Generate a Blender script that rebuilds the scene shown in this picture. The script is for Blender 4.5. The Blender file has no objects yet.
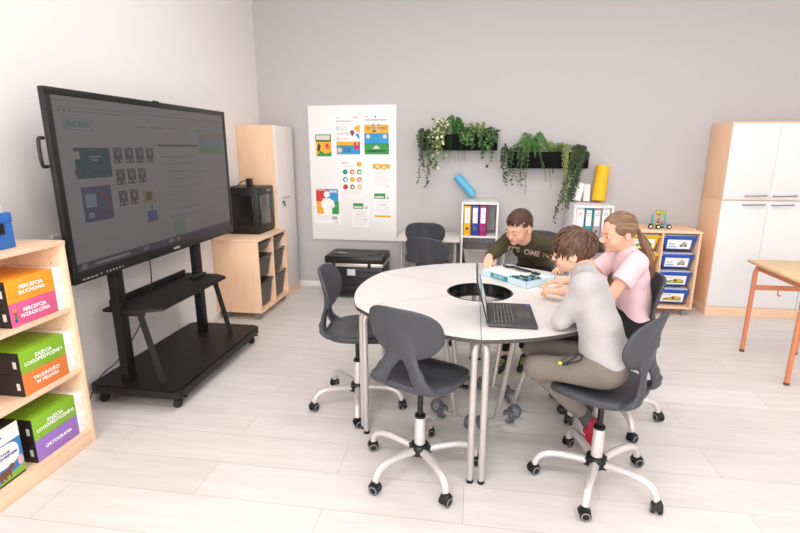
import bpy, bmesh, math, random
import numpy as np
from mathutils import Vector, Matrix, Euler
from mathutils.bvhtree import BVHTree
rnd = random.Random(7)
scene = bpy.context.scene
COL = scene.collection
PI = math.pi

# ------------------------------------------------------------------ camera
F_PX, PITCH, YAW, CAM_H = 487.0, math.radians(13.56), math.radians(8.51), 1.6
cam_d = bpy.data.cameras.new('camera')
cam_d.sensor_width = 36.0
cam_d.lens = F_PX / 800.0 * 36.0
cam_d.clip_start = 0.05
cam = bpy.data.objects.new('camera', cam_d)
cam.location = (0, 0, CAM_H)
cam.rotation_euler = (PI / 2 - PITCH, 0, YAW)
COL.objects.link(cam)
scene.camera = cam

# ------------------------------------------------------------------ materials
def lin(h):
    h = h.lstrip('#')
    v = [int(h[i:i + 2], 16) / 255 for i in (0, 2, 4)]
    return tuple(c / 12.92 if c <= .04045 else ((c + .055) / 1.055) ** 2.4 for c in v)

MATS = {}
def mat(name, hexc, rough=.5, metal=0., spec=.5, var=0., vscale=8., stretch=(1, 1, 1), bump=0., bscale=60.,
        emit=0., coat=0., alpha=1., sheen=0.):
    if name in MATS: return MATS[name]
    m = bpy.data.materials.new(name); m.use_nodes = True
    nt = m.node_tree; N = nt.nodes; L = nt.links
    b = N['Principled BSDF']
    c = lin(hexc)
    b.inputs['Base Color'].default_value = (*c, 1)
    b.inputs['Roughness'].default_value = rough
    b.inputs['Metallic'].default_value = metal
    b.inputs['Specular IOR Level'].default_value = spec
    b.inputs['Coat Weight'].default_value = coat
    b.inputs['Alpha'].default_value = alpha
    b.inputs['Sheen Weight'].default_value = sheen
    if emit:
        b.inputs['Emission Color'].default_value = (*c, 1)
        b.inputs['Emission Strength'].default_value = emit
    if var or bump:
        tc = N.new('ShaderNodeTexCoord'); mp = N.new('ShaderNodeMapping')
        mp.inputs['Scale'].default_value = stretch
        L.new(tc.outputs['Object'], mp.inputs['Vector'])
    if var:
        nz = N.new('ShaderNodeTexNoise'); nz.inputs['Scale'].default_value = vscale; nz.inputs['Detail'].default_value = 4
        L.new(mp.outputs['Vector'], nz.inputs['Vector'])
        mx = N.new('ShaderNodeMix'); mx.data_type = 'RGBA'
        mx.inputs['A'].default_value = (*[x * (1 - var) for x in c], 1)
        mx.inputs['B'].default_value = (*[min(1, x * (1 + var)) for x in c], 1)
        L.new(nz.outputs['Fac'], mx.inputs['Factor']); L.new(mx.outputs['Result'], b.inputs['Base Color'])
    if bump:
        n2 = N.new('ShaderNodeTexNoise'); n2.inputs['Scale'].default_value = bscale; n2.inputs['Detail'].default_value = 3
        L.new(mp.outputs['Vector'], n2.inputs['Vector'])
        bp = N.new('ShaderNodeBump'); bp.inputs['Strength'].default_value = bump; bp.inputs['Distance'].default_value = .003
        L.new(n2.outputs['Fac'], bp.inputs['Height']); L.new(bp.outputs['Normal'], b.inputs['Normal'])
    MATS[name] = m
    return m

def wood(name, a, b_, stretch):
    m = bpy.data.materials.new(name); m.use_nodes = True
    nt = m.node_tree; N = nt.nodes; L = nt.links; b = N['Principled BSDF']
    tc = N.new('ShaderNodeTexCoord'); mp = N.new('ShaderNodeMapping'); mp.inputs['Scale'].default_value = stretch
    nz = N.new('ShaderNodeTexNoise'); nz.inputs['Scale'].default_value = 6; nz.inputs['Detail'].default_value = 6; nz.inputs['Roughness'].default_value = .6
    rp = N.new('ShaderNodeValToRGB')
    rp.color_ramp.elements[0].color = (*lin(a), 1); rp.color_ramp.elements[0].position = .3
    rp.color_ramp.elements[1].color = (*lin(b_), 1); rp.color_ramp.elements[1].position = .72
    L.new(tc.outputs['Object'], mp.inputs['Vector']); L.new(mp.outputs['Vector'], nz.inputs['Vector'])
    L.new(nz.outputs['Fac'], rp.inputs['Fac']); L.new(rp.outputs['Color'], b.inputs['Base Color'])
    b.inputs['Roughness'].default_value = .5; b.inputs['Specular IOR Level'].default_value = .3
    MATS[name] = m
    return m

def floor_material():
    m = bpy.data.materials.new('pale_laminate'); m.use_nodes = True
    nt = m.node_tree; N = nt.nodes; L = nt.links; b = N['Principled BSDF']
    tc = N.new('ShaderNodeTexCoord'); mp = N.new('ShaderNodeMapping')
    mp.inputs['Location'].default_value = (.634 + .6375 + 1.275 * 8, -2.085 + .252 * 40, 0)
    L.new(tc.outputs['Object'], mp.inputs['Vector'])
    br = N.new('ShaderNodeTexBrick'); br.offset = .5; br.offset_frequency = 2
    br.inputs['Scale'].default_value = 1
    br.inputs['Brick Width'].default_value = 1.275; br.inputs['Row Height'].default_value = .252
    br.inputs['Mortar Size'].default_value = .0016; br.inputs['Mortar Smooth'].default_value = .1
    br.inputs['Bias'].default_value = 0
    br.inputs['Color1'].default_value = (*lin('E9E4E1'), 1); br.inputs['Color2'].default_value = (*lin('E0DBD7'), 1)
    br.inputs['Mortar'].default_value = (*lin('C6BBB3'), 1)
    L.new(mp.outputs['Vector'], br.inputs['Vector'])
    mp2 = N.new('ShaderNodeMapping'); mp2.inputs['Scale'].default_value = (1.2, 9, 1)
    L.new(tc.outputs['Object'], mp2.inputs['Vector'])
    nz = N.new('ShaderNodeTexNoise'); nz.inputs['Scale'].default_value = 2.2; nz.inputs['Detail'].default_value = 7; nz.inputs['Roughness'].default_value = .65
    L.new(mp2.outputs['Vector'], nz.inputs['Vector'])
    rp = N.new('ShaderNodeValToRGB')
    rp.color_ramp.elements[0].color = (.87, .86, .85, 1); rp.color_ramp.elements[0].position = .3
    rp.color_ramp.elements[1].color = (1.0, 1.0, 1.0, 1); rp.color_ramp.elements[1].position = .7
    L.new(nz.outputs['Fac'], rp.inputs['Fac'])
    mx = N.new('ShaderNodeMix'); mx.data_type = 'RGBA'; mx.blend_type = 'MULTIPLY'; mx.inputs['Factor'].default_value = 1
    L.new(br.outputs['Color'], mx.inputs['A']); L.new(rp.outputs['Color'], mx.inputs['B'])
    L.new(mx.outputs['Result'], b.inputs['Base Color'])
    b.inputs['Roughness'].default_value = .38; b.inputs['Specular IOR Level'].default_value = .35
    bp = N.new('ShaderNodeBump'); bp.inputs['Strength'].default_value = .25; bp.inputs['Distance'].default_value = .002
    L.new(br.outputs['Fac'], bp.inputs['Height']); bp.invert = True
    L.new(bp.outputs['Normal'], b.inputs['Normal'])
    return m

# ------------------------------------------------------------------ mesh builder
def frame(o, right, up):
    r = Vector(right).normalized(); u = Vector(up); u = (u - r * u.dot(r)).normalized(); n = r.cross(u)
    return Matrix(((r.x, u.x, n.x, o[0]), (r.y, u.y, n.y, o[1]), (r.z, u.z, n.z, o[2]), (0, 0, 0, 1)))

class MB:
    def __init__(s): s.v = []; s.f = []; s.mi = []
    def add(s, verts, faces, mi=0, M=None):
        o = len(s.v)
        if M is not None: verts = [M @ Vector(p) for p in verts]
        s.v += [tuple(p) for p in verts]
        s.f += [tuple(i + o for i in f) for f in faces]
        s.mi += [mi] * len(faces)
        return s
    def box(s, c, d, b=0., mi=0, M=None, seg=2):
        if b <= 0:
            x, y, z = [k / 2 for k in d]
            vs = [(c[0] + i * x, c[1] + j * y, c[2] + k * z) for i in (-1, 1) for j in (-1, 1) for k in (-1, 1)]
            return s.add(vs, [(0, 1, 3, 2), (4, 6, 7, 5), (0, 4, 5, 1), (2, 3, 7, 6), (0, 2, 6, 4), (1, 5, 7, 3)], mi, M)
        bm = bmesh.new(); bmesh.ops.create_cube(bm, size=1)
        for v in bm.verts: v.co = Vector((v.co.x * d[0], v.co.y * d[1], v.co.z * d[2]))
        b = min(b, min(d) * .49)
        bmesh.ops.bevel(bm, geom=bm.edges[:], offset=b, segments=seg, profile=.5, affect='EDGES')
        bm.verts.index_update()
        vs = [(v.co.x + c[0], v.co.y + c[1], v.co.z + c[2]) for v in bm.verts]
        fs = [tuple(v.index for v in f.verts) for f in bm.faces]; bm.free()
        return s.add(vs, fs, mi, M)
    def span(s, a, b, bev=0., mi=0, M=None):
        return s.box([(p + q) / 2 for p, q in zip(a, b)], [abs(q - p) for p, q in zip(a, b)], bev, mi, M)
    def tube(s, pts, r, n=10, mi=0, caps=True, up=None, M=None, closed=False):
        P = [Vector(p) for p in pts]; k = len(P)
        R = r if isinstance(r, (list, tuple)) and len(r) == k else [r] * k
        T = []
        for i in range(k):
            if closed: t = P[(i + 1) % k] - P[i - 1]
            else: t = P[min(i + 1, k - 1)] - P[max(i - 1, 0)]
            T.append(t.normalized())
        ref = Vector(up) if up else (Vector((0, 0, 1)) if abs(T[0].z) < .9 else Vector((1, 0, 0)))
        a = ref - T[0] * ref.dot(T[0]); a.normalize()
        vs = []
        for i in range(k):
            if up: a = Vector(up) - T[i] * Vector(up).dot(T[i])
            else: a = a - T[i] * a.dot(T[i])
            a.normalize(); b = T[i].cross(a)
            ra, rb = R[i] if isinstance(R[i], (list, tuple)) else (R[i], R[i])
            for j in range(n):
                w = 2 * PI * j / n
                vs.append(P[i] + a * (ra * math.cos(w)) + b * (rb * math.sin(w)))
        fs = []
        for i in range(k if closed else k - 1):
            for j in range(n):
                i2 = (i + 1) % k
                fs.append((i * n + j, i * n + (j + 1) % n, i2 * n + (j + 1) % n, i2 * n + j))
        if caps and not closed:
            fs.append(tuple(reversed(range(n)))); fs.append(tuple((k - 1) * n + j for j in range(n)))
        return s.add(vs, fs, mi, M)
    def cyl(s, a, b, r, r2=None, n=16, mi=0, M=None):
        return s.tube([a, b], [r, r if r2 is None else r2], n, mi, True, None, M)
    def lathe(s, prof, n=20, o=(0, 0, 0), mi=0, M=None, caps=True):
        vs = [(o[0] + r * math.cos(2 * PI * j / n), o[1] + r * math.sin(2 * PI * j / n), o[2] + z) for r, z in prof for j in range(n)]
        fs = [(i * n + j, i * n + (j + 1) % n, (i + 1) * n + (j + 1) % n, (i + 1) * n + j) for i in range(len(prof) - 1) for j in range(n)]
        if caps:
            fs.append(tuple(reversed(range(n)))); fs.append(tuple((len(prof) - 1) * n + j for j in range(n)))
        return s.add(vs, fs, mi, M)
    def prism(s, poly, z0, z1, mi=0, M=None):
        n = len(poly)
        vs = [(x, y, z0) for x, y in poly] + [(x, y, z1) for x, y in poly]
        fs = [tuple(reversed(range(n))), tuple(range(n, 2 * n))] + [(i, (i + 1) % n, n + (i + 1) % n, n + i) for i in range(n)]
        return s.add(vs, fs, mi, M)
    def ball(s, c, r, nu=16, nv=10, mi=0, M=None):
        rr = r if isinstance(r, (list, tuple)) else (r, r, r)
        vs = [(c[0], c[1], c[2] + rr[2])]
        for i in range(1, nv):
            t = PI * i / nv
            for j in range(nu):
                p = 2 * PI * j / nu
                vs.append((c[0] + rr[0] * math.sin(t) * math.cos(p), c[1] + rr[1] * math.sin(t) * math.sin(p), c[2] + rr[2] * math.cos(t)))
        vs.append((c[0], c[1], c[2] - rr[2]))
        fs = [(0, 1 + j, 1 + (j + 1) % nu) for j in range(nu)]
        for i in range(nv - 2):
            for j in range(nu):
                a = 1 + i * nu; fs.append((a + j, a + nu + j, a + nu + (j + 1) % nu, a + (j + 1) % nu))
        a = 1 + (nv - 2) * nu
        fs += [(len(vs) - 1, a + (j + 1) % nu, a + j) for j in range(nu)]
        return s.add(vs, fs, mi, M)
    def text(s, body, size, M, mi=0, align='CENTER', bold=0.0, depth=.0008, space=1.0, line=1.0):
        cu = bpy.data.curves.new('lettering', 'FONT'); cu.body = body; cu.size = size; cu.align_x = align; cu.align_y = 'CENTER'
        cu.offset = bold * size; cu.extrude = depth / 2; cu.space_character = space; cu.space_line = line; cu.resolution_u = 3
        o = bpy.data.objects.new('lettering', cu); me = o.to_mesh()
        vs = [(v.co.x, v.co.y, v.co.z + depth / 2) for v in me.vertices]; fs = [tuple(p.vertices) for p in me.polygons]
        o.to_mesh_clear(); bpy.data.objects.remove(o); bpy.data.curves.remove(cu)
        return s.add(vs, fs, mi, M)
    def rect(s, x0, y0, x1, y1, M, mi=0, t=.0008):
        return s.span((x0, y0, 0), (x1, y1, t), 0, mi, M)
    def disc(s, x, y, r, M, mi=0, n=20, t=.0008):
        return s.prism([(x + r * math.cos(2 * PI * j / n), y + r * math.sin(2 * PI * j / n)) for j in range(n)], 0, t, mi, M)
    def build(s, name, mats, parent=None, loc=(0, 0, 0), rot=(0, 0, 0), smooth=True, angle=38):
        me = bpy.data.meshes.new(name)
        me.from_pydata(s.v, [], s.f)
        if not isinstance(mats, (list, tuple)): mats = [mats]
        for m in mats: me.materials.append(m)
        if len(mats) > 1: me.polygons.foreach_set('material_index', s.mi)
        bm = bmesh.new(); bm.from_mesh(me); bmesh.ops.recalc_face_normals(bm, faces=bm.faces[:]); bm.to_mesh(me); bm.free()
        if smooth:
            me.polygons.foreach_set('use_smooth', [True] * len(me.polygons))
            me.set_sharp_from_angle(angle=math.radians(angle))
        me.update()
        o = bpy.data.objects.new(name, me); COL.objects.link(o)
        o.location = loc; o.rotation_euler = rot
        if parent: o.parent = parent
        return o

def tag(o, label=None, cat=None, group=None, kind=None):
    if label: o['label'] = label
    if cat: o['category'] = cat
    if group: o['group'] = group
    if kind: o['kind'] = kind
    return o
def thing(name, label, cat, loc=(0, 0, 0), rz=0., group=None):
    o = bpy.data.objects.new(name, None); COL.objects.link(o); o.empty_display_size = .1
    o.location = loc; o.rotation_euler = (0, 0, rz)
    return tag(o, label, cat, group)
def copy_tree(o, parent=None):
    c = o.copy(); COL.objects.link(c); c.parent = parent
    for ch in list(o.children): copy_tree(ch, c)
    return c
def bez(pts, n=8):
    """Catmull-Rom through pts"""
    P = [Vector(p) for p in pts]; P = [P[0] * 2 - P[1]] + P + [P[-1] * 2 - P[-2]]; out = []
    for i in range(1, len(P) - 2):
        for k in range(n):
            t = k / n; a, b, c, d = P[i - 1:i + 3]
            out.append(.5 * ((2 * b) + (c - a) * t + (2 * a - 5 * b + 4 * c - d) * t * t + (3 * b - a - 3 * c + d) * t ** 3))
    out.append(P[-2]); return out
def lerp(a, b, t): return a + (b - a) * t

# ------------------------------------------------------------------ palette
BEECH = wood('beech_board', 'F6CBA6', 'FBD6B4', (6, 6, .6))
BEECH_H = wood('beech_shelf_board', 'EACBA8', 'F1D7B8', (6, .6, 6))
BEECH_T = wood('beech_top', 'F5CFAD', 'FAD9BA', (.8, 5, 5))
BLOND = wood('blond_bookcase_board', 'F3CEAC', 'F8D8BA', (6, .8, 6))
WHITE = mat('white_paint', 'F4F0EE', .55)
MELAMINE = mat('white_melamine', 'ECEBEB', .4)
WALLW = mat('white_wall_paint', 'F1EDEB', .9, spec=.2, bump=.05, bscale=180)
WALLG = mat('greige_wall_paint', 'C5C2C3', .9, spec=.2, bump=.05, bscale=180)
SHELL = mat('slate_plastic', '45474D', .45, spec=.35, bump=.03, bscale=400)
BLACK = mat('black_plastic', '131315', .42)
BLACKM = mat('black_powder_coat', '151515', .5, spec=.4, bump=.04, bscale=500)
RUBBER = mat('black_rubber', '19191A', .7)
SILVER = mat('silver_lacquer', 'D9D3D0', .38, metal=.35)
STEEL = mat('grey_steel_tube', 'C6BFBB', .38, metal=.5)
HANDLE = mat('satin_handle', '9A9795', .35, metal=.8)
CHROME = mat('brushed_chrome', 'C9C6C5', .25, metal=1.)
GREYW = mat('grey_castor', '8C8C8C', .5)
TGREY = mat('slate_wheel_tread', '5E646A', .6)
TRAYG = mat('grey_translucent_tray', '575452', .4)
# ------------------------------------------------------------------ people: smooth-union bodies extracted as one surface
def V(*a): return np.array(a, float)
def nrm(v): v = np.asarray(v, float); return v / (np.linalg.norm(v) + 1e-9)
class Field:
    def __init__(s, res): s.res = res; s.p = []
    def cone(s, a, b, r1, r2, k=.02, flat=None, cutb=False, cuta=False):
        a, b = V(*a), V(*b); R = max(r1, r2)
        s.p.append(('cone', np.minimum(a, b) - R, np.maximum(a, b) + R, (a, b, r1, r2, flat, cutb, cuta), k, 1)); return s
    def ell(s, c, r, Rm=None, k=.02, sub=False):
        c = V(*c); Rm = np.eye(3) if Rm is None else np.asarray(Rm); m = max(r)
        s.p.append(('ell', c - m, c + m, (c, V(*r), Rm), k, -1 if sub else 1)); return s
    def fn(s, f, lo, hi, k=.02):
        s.p.append(('fn', V(*lo), V(*hi), f, k, 1)); return s
    def chain(s, pts, rs, k=.02, **kw):
        for i in range(len(pts) - 1): s.cone(pts[i], pts[i + 1], rs[i], rs[i + 1], k, **kw)
        return s
    def mesh(s, wr=None, smooth=2):
        h = s.res
        lo = np.min([p[1] for p in s.p if p[5] > 0], axis=0) - .03; hi = np.max([p[2] for p in s.p if p[5] > 0], axis=0) + .03
        n = np.ceil((hi - lo) / h).astype(int) + 1
        D = np.full(n, .5, np.float32)
        for typ, l, u, a, k, sg in s.p:
            i0 = np.clip(np.floor((l - k - .02 - lo) / h).astype(int), 0, n - 1); i1 = np.clip(np.ceil((u + k + .02 - lo) / h).astype(int) + 1, 1, n)
            if np.any(i1 <= i0): continue
            X = [lo[q] + h * np.arange(i0[q], i1[q]) for q in range(3)]
            P = np.stack(np.meshgrid(*X, indexing='ij'), -1)
            if typ == 'cone':
                A, B, r1, r2, flat, cutb, cuta = a; ab = B - A; pa = P - A
                if flat is not None:
                    nv, f = nrm(flat[0]), flat[1]; q = pa @ nv; pa = pa + q[..., None] * nv * (1 / f - 1); ab2 = ab + (ab @ nv) * nv * (1 / f - 1)
                else: f = 1.; ab2 = ab
                t = np.clip(pa @ ab2 / (ab2 @ ab2 + 1e-12), 0, 1)
                d = (np.linalg.norm(pa - t[..., None] * ab2, axis=-1) - (r1 + (r2 - r1) * t)) * min(1, f)
                if cutb: d = np.maximum(d, (P - B) @ nrm(ab))
                if cuta: d = np.maximum(d, (A - P) @ nrm(ab))
            elif typ == 'fn': d = a(P)
            else:
                c, r, Rm = a; q = (P - c) @ Rm
                k0 = np.linalg.norm(q / r, axis=-1); k1 = np.linalg.norm(q / (r * r), axis=-1) + 1e-9
                d = k0 * (k0 - 1) / k1
            sl = tuple(slice(i0[q], i1[q]) for q in range(3)); E = D[sl]
            if sg > 0:
                hh = np.clip(.5 + .5 * (E - d) / k, 0, 1); D[sl] = E + (d - E) * hh - k * hh * (1 - hh)
            else:
                hh = np.clip(.5 - .5 * (E + d) / k, 0, 1); D[sl] = E + (-d - E) * hh + k * hh * (1 - hh)
        if wr is not None:
            X = [lo[q] + h * np.arange(n[q]) for q in range(3)]
            P = np.stack(np.meshgrid(*X, indexing='ij'), -1); near = np.abs(D) < .03
            D[near] += wr(P[near]).astype(np.float32)
        # surface nets
        ins = D < 0
        cnt = np.zeros(n - 1, np.int8)
        offs = [(i, j, k_) for i in (0, 1) for j in (0, 1) for k_ in (0, 1)]
        for i, j, k_ in offs: cnt += ins[i:n[0] - 1 + i, j:n[1] - 1 + j, k_:n[2] - 1 + k_]
        act = np.argwhere((cnt > 0) & (cnt < 8))
        idx = np.full(n - 1, -1, np.int32); idx[tuple(act.T)] = np.arange(len(act))
        cv = np.stack([D[act[:, 0] + i, act[:, 1] + j, act[:, 2] + k_] for i, j, k_ in offs], 1)
        acc = np.zeros((len(act), 3)); num = np.zeros(len(act)); of = np.array(offs, float)
        for e0 in range(8):
            for e1 in range(e0 + 1, 8):
                if np.abs(of[e0] - of[e1]).sum() != 1: continue
                a_, b_ = cv[:, e0], cv[:, e1]; m = (a_ < 0) != (b_ < 0); t = np.where(m, a_ / (a_ - b_ + 1e-12), 0)
                acc += np.where(m[:, None], of[e0] + t[:, None] * (of[e1] - of[e0]), 0); num += m
        vs = lo + h * (act + acc / num[:, None])
        faces = []
        for ax in range(3):
            sl0 = [slice(None)] * 3; sl1 = [slice(None)] * 3; sl0[ax] = slice(0, -1); sl1[ax] = slice(1, None)
            A, B = ins[tuple(sl0)], ins[tuple(sl1)]; E = np.argwhere(A != B); u, v = [(1, 2), (2, 0), (0, 1)][ax]
            E = E[(E[:, u] > 0) & (E[:, v] > 0) & (E[:, u] < n[u] - 1) & (E[:, v] < n[v] - 1)]
            def gi(du, dv):
                q = E.copy(); q[:, u] -= du; q[:, v] -= dv; return idx[tuple(q.T)]
            f = np.stack([gi(1, 1), gi(0, 1), gi(0, 0), gi(1, 0)], 1)
            fl = A[tuple(E.T)]; f[~fl] = f[~fl][:, ::-1]; faces.append(f)
        F = np.concatenate(faces); F = F[(F >= 0).all(1)]
        for _ in range(smooth):
            s_ = np.zeros_like(vs); c_ = np.zeros(len(vs))
            for q in range(4):
                np.add.at(s_, F[:, q], vs[F[:, (q + 1) % 4]]); np.add.at(s_, F[:, q], vs[F[:, (q + 3) % 4]]); np.add.at(c_, F[:, q], 2)
            vs = .5 * vs + .5 * s_ / np.maximum(c_, 1)[:, None]
        return vs, F
def np_obj(name, vs, F, mats, parent, org, mi=None):
    me = bpy.data.meshes.new(name); me.vertices.add(len(vs)); me.vertices.foreach_set('co', (vs - org).astype(np.float32).ravel())
    me.loops.add(F.size); me.loops.foreach_set('vertex_index', F.astype(np.int32).ravel())
    me.polygons.add(len(F)); me.polygons.foreach_set('loop_start', np.arange(0, F.size, 4, dtype=np.int32)); me.polygons.foreach_set('loop_total', np.full(len(F), 4, np.int32))
    for m in mats: me.materials.append(m)
    if mi is not None: me.polygons.foreach_set('material_index', mi.astype(np.int32))
    me.polygons.foreach_set('use_smooth', np.ones(len(F), bool)); me.update(calc_edges=True); me.validate()
    o = bpy.data.objects.new(name, me); COL.objects.link(o)
    if parent is not None: o.parent = parent
    else: o.location = Vector(org)
    return o
def head_frame(c, face, up=(0, 0, 1)):
    x = nrm(face); z = V(*up) - x * (V(*up) @ x); z = nrm(z); y = np.cross(z, x)
    return V(*c), np.stack([x, y, z], 1)      # columns: forward, left, up
def head_prims(f, hf, s=1., es=1.):
    c, R = hf
    T = lambda x, y, z: c + R @ (V(x, y, z) * s)
    r = lambda *a: tuple(q * s for q in a)
    e = lambda p, rr, k=.015, sub=False, Rm=R: f.ell(T(*p), r(*rr), Rm, k * s, sub)
    e((-.012, 0, .030), (.090, .073, .080)); e((.026, 0, -.020), (.058, .058, .075), .02); e((.034, 0, -.060), (.046, .044, .038), .02)
    e((.068, 0, -.084), (.016, .018, .015), .018)
    for q in (-1, 1):
        e((.052, q * .034, -.036), (.026, .023, .026), .015)
        e((.090, q * .031, -.001), (.014, .017, .010), .010, True)
        e((-.010, q * .075, -.012), (.020 * es, .0085, .031 * es), .006); e((-.005, q * .084, -.008), (.011 * es, .006, .018 * es), .005, True)
        e((.0915, q * .009, -.031), (.008, .007, .006), .006)
        e((.078, q * .031, .0005), (.0105, .017, .0085), .004)
    e((.066, 0, .016), (.024, .048, .013), .012)
    f.cone(T(.083, 0, .004), T(.1015, 0, -.027), .0065 * s, .0100 * s, .008 * s)
    e((.0835, 0, -.052), (.011, .022, .0052), .005); e((.081, 0, -.062), (.011, .018, .0060), .005)
    f.cone(T(-.028, 0, -.045), T(-.035, 0, -.115), .047 * s, .046 * s, .02 * s)
    return T
def hand(f, w, d, n, side, curls=(.5, .5, .5, .5), s=1., spread=.10, thumb=(.75, .35)):
    """w wrist, d direction of the fingers, n back-of-hand normal, side = thumb side sign along d x n"""
    w = V(*w); d = nrm(d); n = nrm(V(*n) - d * (V(*n) @ d)); t = np.cross(d, n) * side
    P = lambda a, b, c=0.: w + (d * a + t * b + n * c) * s
    f.cone(P(-.01, 0), P(.020, .002), .021 * s, .025 * s, .01, flat=(n, .66)); f.cone(P(.015, .010), P(.066, .015), .020 * s, .017 * s, .01, flat=(n, .62)); f.cone(P(.015, -.010), P(.062, -.016), .019 * s, .016 * s, .01, flat=(n, .62))
    L_ = (.060, .068, .063, .050)
    for i in range(4):
        b = (.026, .009, -.009, -.026)[i]; a0 = (.068, .072, .069, .062)[i]
        p = P(a0, b, .001); q = P(.045, b * .8, 0); f.cone(q, p, .0095 * s, .0092 * s, .005)
        ang = 0.; dr = d + t * (b / .026 * spread); dr = nrm(dr)
        for j, (fr, cu) in enumerate(((.45, .55), (.31, .9), (.24, .6))):
            ang += curls[i] * cu; dd = dr * math.cos(ang) - n * math.sin(ang); p2 = p + dd * L_[i] * fr * s
            f.cone(p, p2, (.0088, .0080, .0073)[j] * s, (.0080, .0073, .0064)[j] * s, .0025); p = p2
    p = P(.012, .018, -.004); 
    for j, ln in enumerate((.034, .030, .024)):
        dd = nrm(d * (thumb[0] + .12 * j) + t * (.62 - .22 * j) - n * thumb[1]); p2 = p + dd * ln * s; f.cone(p, p2, (.0125, .0098, .0085)[j] * s, (.0098, .0085, .0072)[j] * s, .006); p = p2
def tone(name, hx): 
    m = mat(name, hx, .5, spec=.35, var=.05, vscale=30); b = m.node_tree.nodes['Principled BSDF']
    b.inputs['Subsurface Weight'].default_value = .12; b.inputs['Subsurface Radius'].default_value = (.012, .005, .003); b.inputs['Subsurface Scale'].default_value = .6
    return m
SKIN = tone('skin', 'E3B297'); LIPS = tone('lips', 'C98478')
def face_bits(o, T, R, org, hairmat, s, look=-.35):
    for q in (-1, 1):
        c = T(.0775, q * .031, -.001); e = MB(); e.ball(c - org, .0112 * s, 14, 10, 0)
        fw = R @ nrm(V(1, q * .05, look)); up = R @ V(0, 0, 1)
        rgt = np.cross(up, fw); Mx = frame(c - org + fw * .0086 * s, rgt, np.cross(fw, rgt))
        e.prism([(.0056 * s * math.cos(a * PI / 8), .0056 * s * math.sin(a * PI / 8)) for a in range(16)], 0, .0026 * s, 1, Mx)
        e.build('eye', [mat('eye_white', 'EDE6E0', .25), mat('eye_iris', '35281F', .2)], o)
        b = MB(); b.tube([T(.0905, q * .014, .019) - org, T(.0885, q * .028, .0235) - org, T(.076, q * .045, .020) - org], [.0026 * s, .0030 * s, .0014 * s], 6); b.build('eyebrow', hairmat, o)
def lips_index(vs, F, T, R, s):
    c = vs[F].mean(1); m = np.zeros(len(F), int)
    for p, r in (((.088, 0, -.0525), (.012, .021, .0050)), ((.086, 0, -.0615), (.012, .017, .0055))):
        q = (c - T(*p)) @ R / (np.array(r) * s); m[(q ** 2).sum(1) < 1] = 1
    return m
def hair_strands(o, hf, org, s, mats, roots, flow, length, lift, seed, r=.0045, steps=9, gravity=.0, cap=None, capscale=1.0, free=-.35):
    """locks combed over the skull: roots(u) filters scalp directions, flow(dir) gives comb direction (head frame)"""
    c, R = hf; rg = random.Random(seed); mb = MB(); ce = V(-.012, 0, .030); er = V(.090, .073, .080)
    W = lambda p: c + R @ (np.asarray(p) * s) - org
    if cap:
        nu, nv = 48, 32; vs = []; ok = []
        for i in range(nv + 1):
            for j in range(nu):
                t = PI * i / nv; p = 2 * PI * j / nu; u = V(math.sin(t) * math.cos(p), math.sin(t) * math.sin(p), math.cos(t)); ok.append(cap(u)); k = 1.035 + .05 * capscale * (math.sin(p * 23 + 3 * math.sin(t * 9)) * .12 + 1)
                vs.append(W(ce + er * u * k))
        fs = [(i * nu + j, i * nu + (j + 1) % nu, (i + 1) * nu + (j + 1) % nu, (i + 1) * nu + j) for i in range(nv) for j in range(nu)]
        fs = [f for f in fs if all(ok[q] for q in f)]; mb.add(vs, fs, 0)
    nlocks = 0; tries = 0
    while nlocks < roots[1] and tries < roots[1] * 40:
        tries += 1
        u = nrm([rg.gauss(0, 1), rg.gauss(0, 1), rg.gauss(0, 1)])
        if not roots[0](u): continue
        nlocks += 1; L_ = length(u) * rg.uniform(.75, 1.15); st = L_ / steps; k0 = 1.03 + rg.random() * lift * .6; pts = []; p = u.copy(); q = ce + er * u * k0
        ph = rg.uniform(-.25, .25)
        for i in range(steps + 1):
            pts.append(W(q)); d = np.asarray(flow(p)) + ph * V(-p[1], p[0], 0) + V(0, 0, -gravity * i / steps)
            q2 = q + nrm(d) * st
            v = (q2 - ce) / er; l = np.linalg.norm(v); kk = k0 + lift * math.sin(PI * min(1, i / steps * 1.0)) 
            tgt = kk
            if l < tgt or v[2] > free: v = v / l * (tgt if v[2] > free else max(l, 1.02))
            q = ce + er * v; p = nrm(v)
        mb.tube([tuple(a) for a in pts], [(r * s * (1 - .75 * (i / steps) ** 2) * .6, r * s * (1 - .75 * (i / steps) ** 2) * 1.3) for i in range(steps + 1)], 5, mi=rg.randrange(len(mats)), up=tuple(R @ V(u[0], u[1], u[2])) if abs(u @ nrm(flow(u))) < .9 else None)
    return mb
def folds(amp, seed, sc=1.):
    g = np.random.RandomState(seed); K = g.normal(size=(7, 3)) * 26 * sc; K[:, 2] *= 1.5; ph = g.uniform(0, 6, 7)
    def fn(P):
        w = P + .015 * np.sin(P[:, ::-1] * 21 + 1)
        v = sum(np.sin(w @ K[i] + ph[i]) for i in range(7)) / 7
        return -amp * np.maximum(v, -.25) * 1.6
    return fn
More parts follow.
